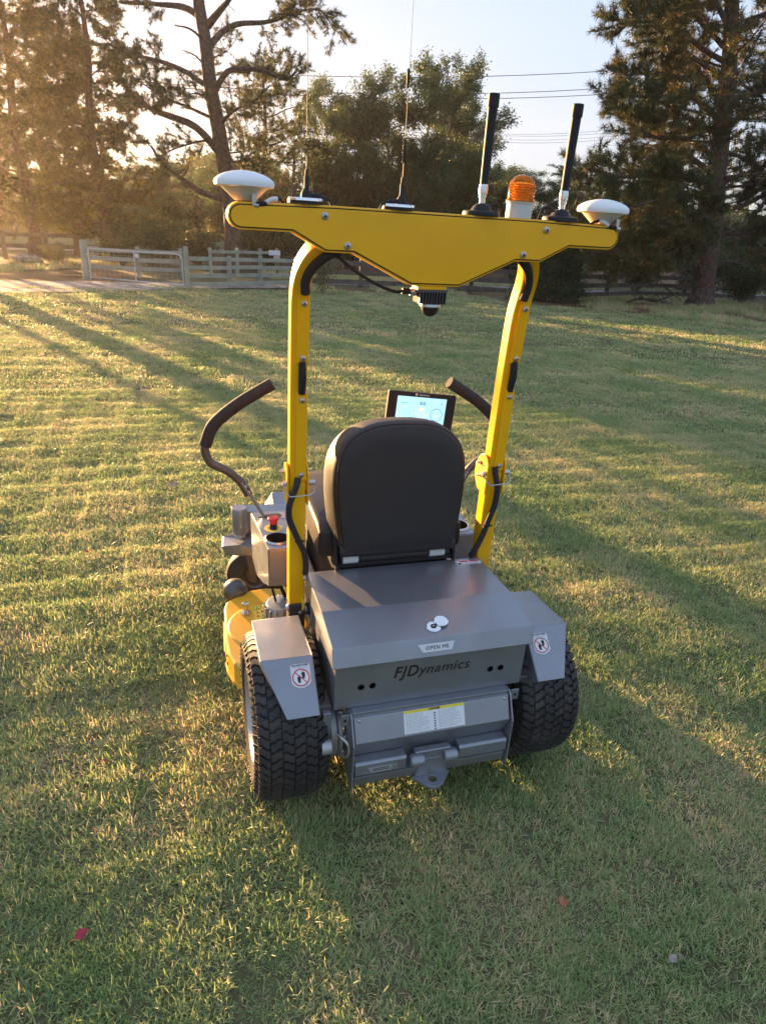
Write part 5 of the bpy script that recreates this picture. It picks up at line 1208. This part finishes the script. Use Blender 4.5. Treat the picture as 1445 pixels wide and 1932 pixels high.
# rock, fallen branch and sticks, power lines
ROCK = mat('lichened_rock', (.20, .18, .16), .9, noise=((.33, .30, .27), 6, .4, .6), bump=(9, .03))
rk = MB(); rr_ = random.Random(5); n = 14
vs = []; fs = []
for i in range(7):
    ph = math.pi * i / 6
    for k in range(n):
        w = 2 * math.pi * k / n; q = 1 + rr_.uniform(-.12, .12); vs.append((.55 * math.sin(ph) * math.cos(w) * q, .38 * math.sin(ph) * math.sin(w) * q, .22 * math.cos(ph) * q + .08))
fs = [(i * n + k, i * n + (k + 1) % n, (i + 1) * n + (k + 1) % n, (i + 1) * n + k) for i in range(6) for k in range(n)]
rk.add(vs, fs, ROCK, False); o = rk.build('rock'); o.location = at(-5.9, 27.4); tag(o, 'grey boulder lying in leaf litter below the far left fence', 'rock')
def fallen(label, x, y, rot, L_):
    t = thing('fallen_branch', label, 'branch', at(x, y, .04)); t.rotation_euler = (0, 0, rot); P = Plant(int(x * 7))
    P.limb([Vector((0, 0, 0)), Vector((L_ * .3, .1, .12)), Vector((L_ * .65, -.05, .10)), Vector((L_, .12, .22))], .05, .015, BARK, 7, 3); link('bough', P.tb.mesh('bough'), t)
    b = MB()
    for k in range(9): p_ = Vector((L_ * (.2 + .09 * k), .03, .12)); d = Vector((P.r.uniform(.1, .5), P.r.uniform(-.7, .7), P.r.uniform(.0, .5))); b.tube([p_, p_ + d * .5, p_ + d], [.014, .008, .003], BARK, 4, False, False)
    b.build('side_twigs', t); return t
fallen('long dead branch lying left of the right pine trunk', 13.0, 17.3, .2, 2.2); fallen('fallen bough leaning up behind the right pine', 16.2, 18.6, 1.1, 2.4); fallen('short dead branch close in front of the right pine', 14.2, 16.6, 2.9, 1.1)
for lab, x, y, rot, q in (('pale split log at the foot of the right pine', 14.9, 16.5, .5, 1.0), ('grey split log lying left of the pale one', 14.2, 16.9, 1.9, .9)):
    b = MB(); b.prism([(-.22 * q, -.09, 0), (-.22 * q, .09, 0), (-.22 * q, .05, .14), (-.22 * q, -.04, .12)], [(.22 * q, -.08, 0), (.24 * q, .09, 0), (.2 * q, .04, .13), (.22 * q, -.05, .10)], BARK2); o = b.build('split_log', None, .01)
    o.location = at(x, y, .0); o.rotation_euler = (0, .05, rot); tag(o, lab, 'log')
WIRE = mat('power_cable', (.02, .02, .022), .5)
def wire(label, a, c, r_):
    a = Vector(a); c = Vector(c); pts = [a.lerp(c, t) + Vector((0, 0, -1.2 * 4 * t * (1 - t))) for t in np.linspace(0, 1, 17)]
    b = MB(); b.tube([p - a for p in pts], r_, WIRE, 5); o = b.build('power_line'); o.location = a; tag(o, label, 'power line', 'power lines crossing behind the trees')
def through(p, q, y, ex=1.0):   # extend the straight run well past both ends of what is seen
    p = Vector(p); q = Vector(q); d = q - p; return tuple(p - d * 4.2), tuple(q + d * 2.2)
for lab, p, q, r_ in (('uppermost thin power line crossing the gap beside the big pine', (26.3, 60, 13.8), (34.3, 60, 14.7), .028), ('second power line from the top, close above a third', (29.22, 60, 12.9), (36.7, 60, 13.75), .028),
                      ('third power line from the top, close under the second', (29.3, 60, 12.5), (36.8, 60, 13.3), .028), ('upper line of the lower, fainter bundle', (40.7, 80, 12.1), (45.6, 80, 12.45), .018),
                      ('upper middle line of the faint bundle', (40.7, 80, 11.9), (45.6, 80, 12.2), .018), ('lower middle line of the faint bundle', (40.8, 80, 11.5), (45.7, 80, 11.8), .018), ('lowest line of the faint bundle', (40.8, 80, 11.2), (45.7, 80, 11.5), .018)):
    a, c = through(p, q, 0); wire(lab, a, c, r_)

# ------------------------------------------------------------------ fallen leaves on the lawn
def leaf(label, x, y, col, size, rot, curl=.3):
    m = mat('fallen_leaf_' + str(len(bpy.data.materials)), col, .6, noise=(tuple(c * .5 for c in col), 60, .4, .7))
    size *= .78; b = MB(); pts = []; n = 9; V2 = []
    for i in range(n):
        t = i / (n - 1); w = math.sin(math.pi * t ** .8) * .34 * (1 + .25 * (i % 2))
        for sgn in (-1, 0, 1): V2.append(((t - .5) * size, sgn * w * size, size * curl * (abs(sgn) * w * 1.1 + .6 * (t - .5) ** 2)))
    fs = [(3 * i + k, 3 * i + k + 1, 3 * i + k + 4, 3 * i + k + 3) for i in range(n - 1) for k in (0, 1)]
    b.add(V2, fs, m, True); b.tube([(-size * .5, 0, size * curl * .15), (-size * .72, .05 * size, .1 * size), (-size * .85, .12 * size, .05 * size)], .0008, m, 4)
    o = b.build('fallen_leaf'); o.location = (x, y, G(x, y) + .024); o.rotation_euler = (.15, -.1, rot); tag(o, label, 'leaf', 'fallen leaves scattered on the lawn')
for a in (('red leaf lying in the grass near the bottom left corner', -.95, -.21, (.42, .02, .05), .042, .6), ('small bright red leaf left of the front caster', -1.16, 1.91, (.55, .03, .02), .045, 2.0), ('orange brown curled leaf in the grass at lower right', .26, -.41, (.45, .13, .06), .040, 1.2),
          ('pale lilac grey leaf near the bottom right corner', .46, -.61, (.34, .27, .24), .034, .3), ('tiny red leaf far off between the roll bar posts', 2.28, 7.23, (.5, .05, .03), .07, .4), ('small tan leaf on the grass right of the mower', 1.9, 1.82, (.45, .2, .12), .04, 1.5),
          ('pinkish tan leaf left of the control lever', -.73, 2.77, (.5, .3, .24), .08, .9), ('dull red leaf among grass left of the rear tyre', -.95, .37, (.38, .04, .05), .025, 2.4), ('small brown leaf on the grass at the right edge', 1.87, .87, (.3, .13, .08), .03, 1.0)): leaf(*a)

# ------------------------------------------------------------------ grass: tiles of real blades laid over the lawn
def blade_tile(seed, size, n, h, w, straw, lean_lo=.25, lean_hi=1.25):
    r = np.random.default_rng(seed)
    c = r.uniform(-size / 2, size / 2, (n // 6, 2)); base = np.repeat(c, 6, 0) + r.normal(0, .009 * size / .34, (n // 6 * 6, 2)); n = len(base)
    az = r.uniform(0, 2 * np.pi, n); ln_ = r.uniform(lean_lo, lean_hi, n); H = h * r.uniform(.45, 1.25, n) * np.where(r.uniform(size=n) < .04, 1.35, 1)
    tint = np.where(r.uniform(size=n) < straw, r.uniform(.75, 1, n), r.beta(1.6, 3.0, n) * .75)
    cl = np.repeat(r.uniform(size=n // 6) , 6); tint = np.where(cl < straw * .8, np.clip(r.normal(.88, .12, n), .6, 1), np.where(r.uniform(size=n) < straw * .5, r.uniform(.7, 1, n), np.clip(np.repeat(r.beta(1.6, 3.0, n // 6), 6) * .6 + r.normal(.1, .12, n), 0, .8))); H = H * np.repeat(r.uniform(.75, 1.25, n // 6), 6)
    d = np.stack([np.cos(az), np.sin(az)], -1); pv = np.stack([-np.sin(az), np.cos(az)], -1) * (w * r.uniform(.6, 1.2, n) / 2)[:, None]
    def pt(t, wf, s):
        a = ln_ * (.75 + .35 * t); x = base + d * (H * t * np.sin(a))[:, None] + pv * wf * s; z = H * t * np.cos(a) - .002
        return np.column_stack([x, np.maximum(z, .0 + .001 * t)])
    V = np.stack([pt(0, .8, -1), pt(0, .8, 1), pt(.55, 1, 1), pt(.55, 1, -1), pt(1, 0, 1)], 1).reshape(-1, 3)
    k = np.arange(n) * 5
    F3 = np.concatenate([np.stack([k, k + 1, k + 2], -1), np.stack([k, k + 2, k + 3], -1), np.stack([k + 3, k + 2, k + 4], -1)])
    me = np_mesh('grass_tile', V, F3, GRASSM, np.tile(tint, 3))
    return bpy.data.objects.new('grass_tile', me)
near_t = [blade_tile(100 + k, .36, 4300, .025, .0026, .18) for k in range(5)]
mid_t = [blade_tile(200 + k, .75, 3600, .030, .0062, .20) for k in range(4)]
far_t = [blade_tile(300 + k, 1.7, 4200, .034, .013, .22) for k in range(4)]
rough_t = [blade_tile(400 + k, 1.2, 1100, .16, .010, .55, .1, .8) for k in range(3)]

def in_view(x, y, pad=.6):
    dx, dy = x + .628, y + 1.363
    a = np.degrees(np.arctan2(dx, dy)); dist = np.hypot(dx, dy)
    return (a > -17 - np.degrees(pad / np.maximum(dist, .3)) - 6 * (dist < 6) - 22 * (dist < 1.8)) & (a < 52 + np.degrees(pad / np.maximum(dist, .3)) + 20 * (dist < 3))
pts = []; ids = []; rots = []; scs = []
def lay(step, lo, hi, variants, off, size_ratio=1.0, dens=None, x_range=(-14, 26), y_range=(-1.5, 24)):
    xs = np.arange(x_range[0], x_range[1], step); ys = np.arange(y_range[0], y_range[1], step); A, B = np.meshgrid(xs, ys); A = A.ravel() + rng.uniform(-.08, .08, A.size) * step; B = B.ravel() + rng.uniform(-.08, .08, B.size) * step
    dist = np.hypot(A + .628, B + 1.363); k = (dist >= lo) & (dist < hi) & in_view(A, B, 1.2)
    if dens is not None: k &= rng.uniform(size=len(A)) < dens(A, B)
    A, B = A[k], B[k]; pts.append(np.column_stack([A, B, gz(A, B) + .001])); ids.append(rng.integers(0, variants, len(A)) + off)
    rots.append(rng.integers(0, 4, len(A)) * math.pi / 2 + rng.uniform(-.15, .15, len(A))); scs.append(rng.uniform(.85, 1.15, len(A)) * size_ratio)
nolit = lambda a, b: 1 - litter_w(a, b)
lay(.27, 0, 7.0, 5, 0)
lay(.57, 6.8, 11.5, 4, 5, dens=nolit)
lay(1.35, 11.0, 23.0, 4, 9, dens=lambda a, b: (1 - litter_w(a, b)) * ((b < 18.4) & ~((a < .3) & (b > 15.2 + .55 * np.clip(a + 5, 0, 9)))))
lay(.9, 14.0, 30.0, 3, 13, dens=lambda a, b: .30 * ((a > 3) & (b > 17.8) & (b < 20.4)) + .20 * ((np.hypot((a - 15.5) / 6.5, (b - 16.0) / 3) < 1.2)) + .22 * ((a < -1.0) & (b > 20.5)) + .9 * ((a > 3) & (b > 23.6) & (b < 27)), y_range=(-1.5, 34))
pts = np.concatenate(pts); ids = np.concatenate(ids); rots = np.concatenate(rots); scs = np.concatenate(scs)
me = bpy.data.meshes.new('grass'); me.vertices.add(len(pts)); me.vertices.foreach_set('co', pts.astype(np.float32).ravel())
for nme, typ, arr in (('tile', 'INT', ids.astype(np.int32)), ('turn', 'FLOAT', rots.astype(np.float32)), ('size', 'FLOAT', scs.astype(np.float32))):
    a = me.attributes.new(nme, typ, 'POINT'); a.data.foreach_set('value', arr)
grass = link('grass', me); tag(grass, 'short mown lawn grass with straw coloured tips', 'grass', kind='stuff')
ng = bpy.data.node_groups.new('lay_grass', 'GeometryNodeTree'); ng.interface.new_socket('Geometry', in_out='INPUT', socket_type='NodeSocketGeometry'); ng.interface.new_socket('Geometry', in_out='OUTPUT', socket_type='NodeSocketGeometry')
gi = ng.nodes.new('NodeGroupInput'); go = ng.nodes.new('NodeGroupOutput'); jn = ng.nodes.new('GeometryNodeJoinGeometry')
def named(n_, t_): a = ng.nodes.new('GeometryNodeInputNamedAttribute'); a.data_type = t_; a.inputs[0].default_value = n_; return a.outputs['Attribute']
tl_, tu_, sz_ = named('tile', 'INT'), named('turn', 'FLOAT'), named('size', 'FLOAT')
cx_ = ng.nodes.new('ShaderNodeCombineXYZ'); ng.links.new(tu_, cx_.inputs[2])
for k, ob in enumerate(near_t + mid_t + far_t + rough_t):
    oi = ng.nodes.new('GeometryNodeObjectInfo'); oi.inputs[0].default_value = ob
    cmp_ = ng.nodes.new('FunctionNodeCompare'); cmp_.data_type = 'INT'; cmp_.operation = 'EQUAL'; ng.links.new(tl_, cmp_.inputs[2]); cmp_.inputs[3].default_value = k
    ip = ng.nodes.new('GeometryNodeInstanceOnPoints'); ng.links.new(gi.outputs[0], ip.inputs['Points']); ng.links.new(cmp_.outputs[0], ip.inputs['Selection']); ng.links.new(oi.outputs['Geometry'], ip.inputs['Instance'])
    ng.links.new(cx_.outputs[0], ip.inputs['Rotation']); ng.links.new(sz_, ip.inputs['Scale']); ng.links.new(ip.outputs[0], jn.inputs[0])
ng.links.new(jn.outputs[0], go.inputs[0])
md = grass.modifiers.new('lay', 'NODES'); md.node_group = ng
print('grass tiles', len(pts))
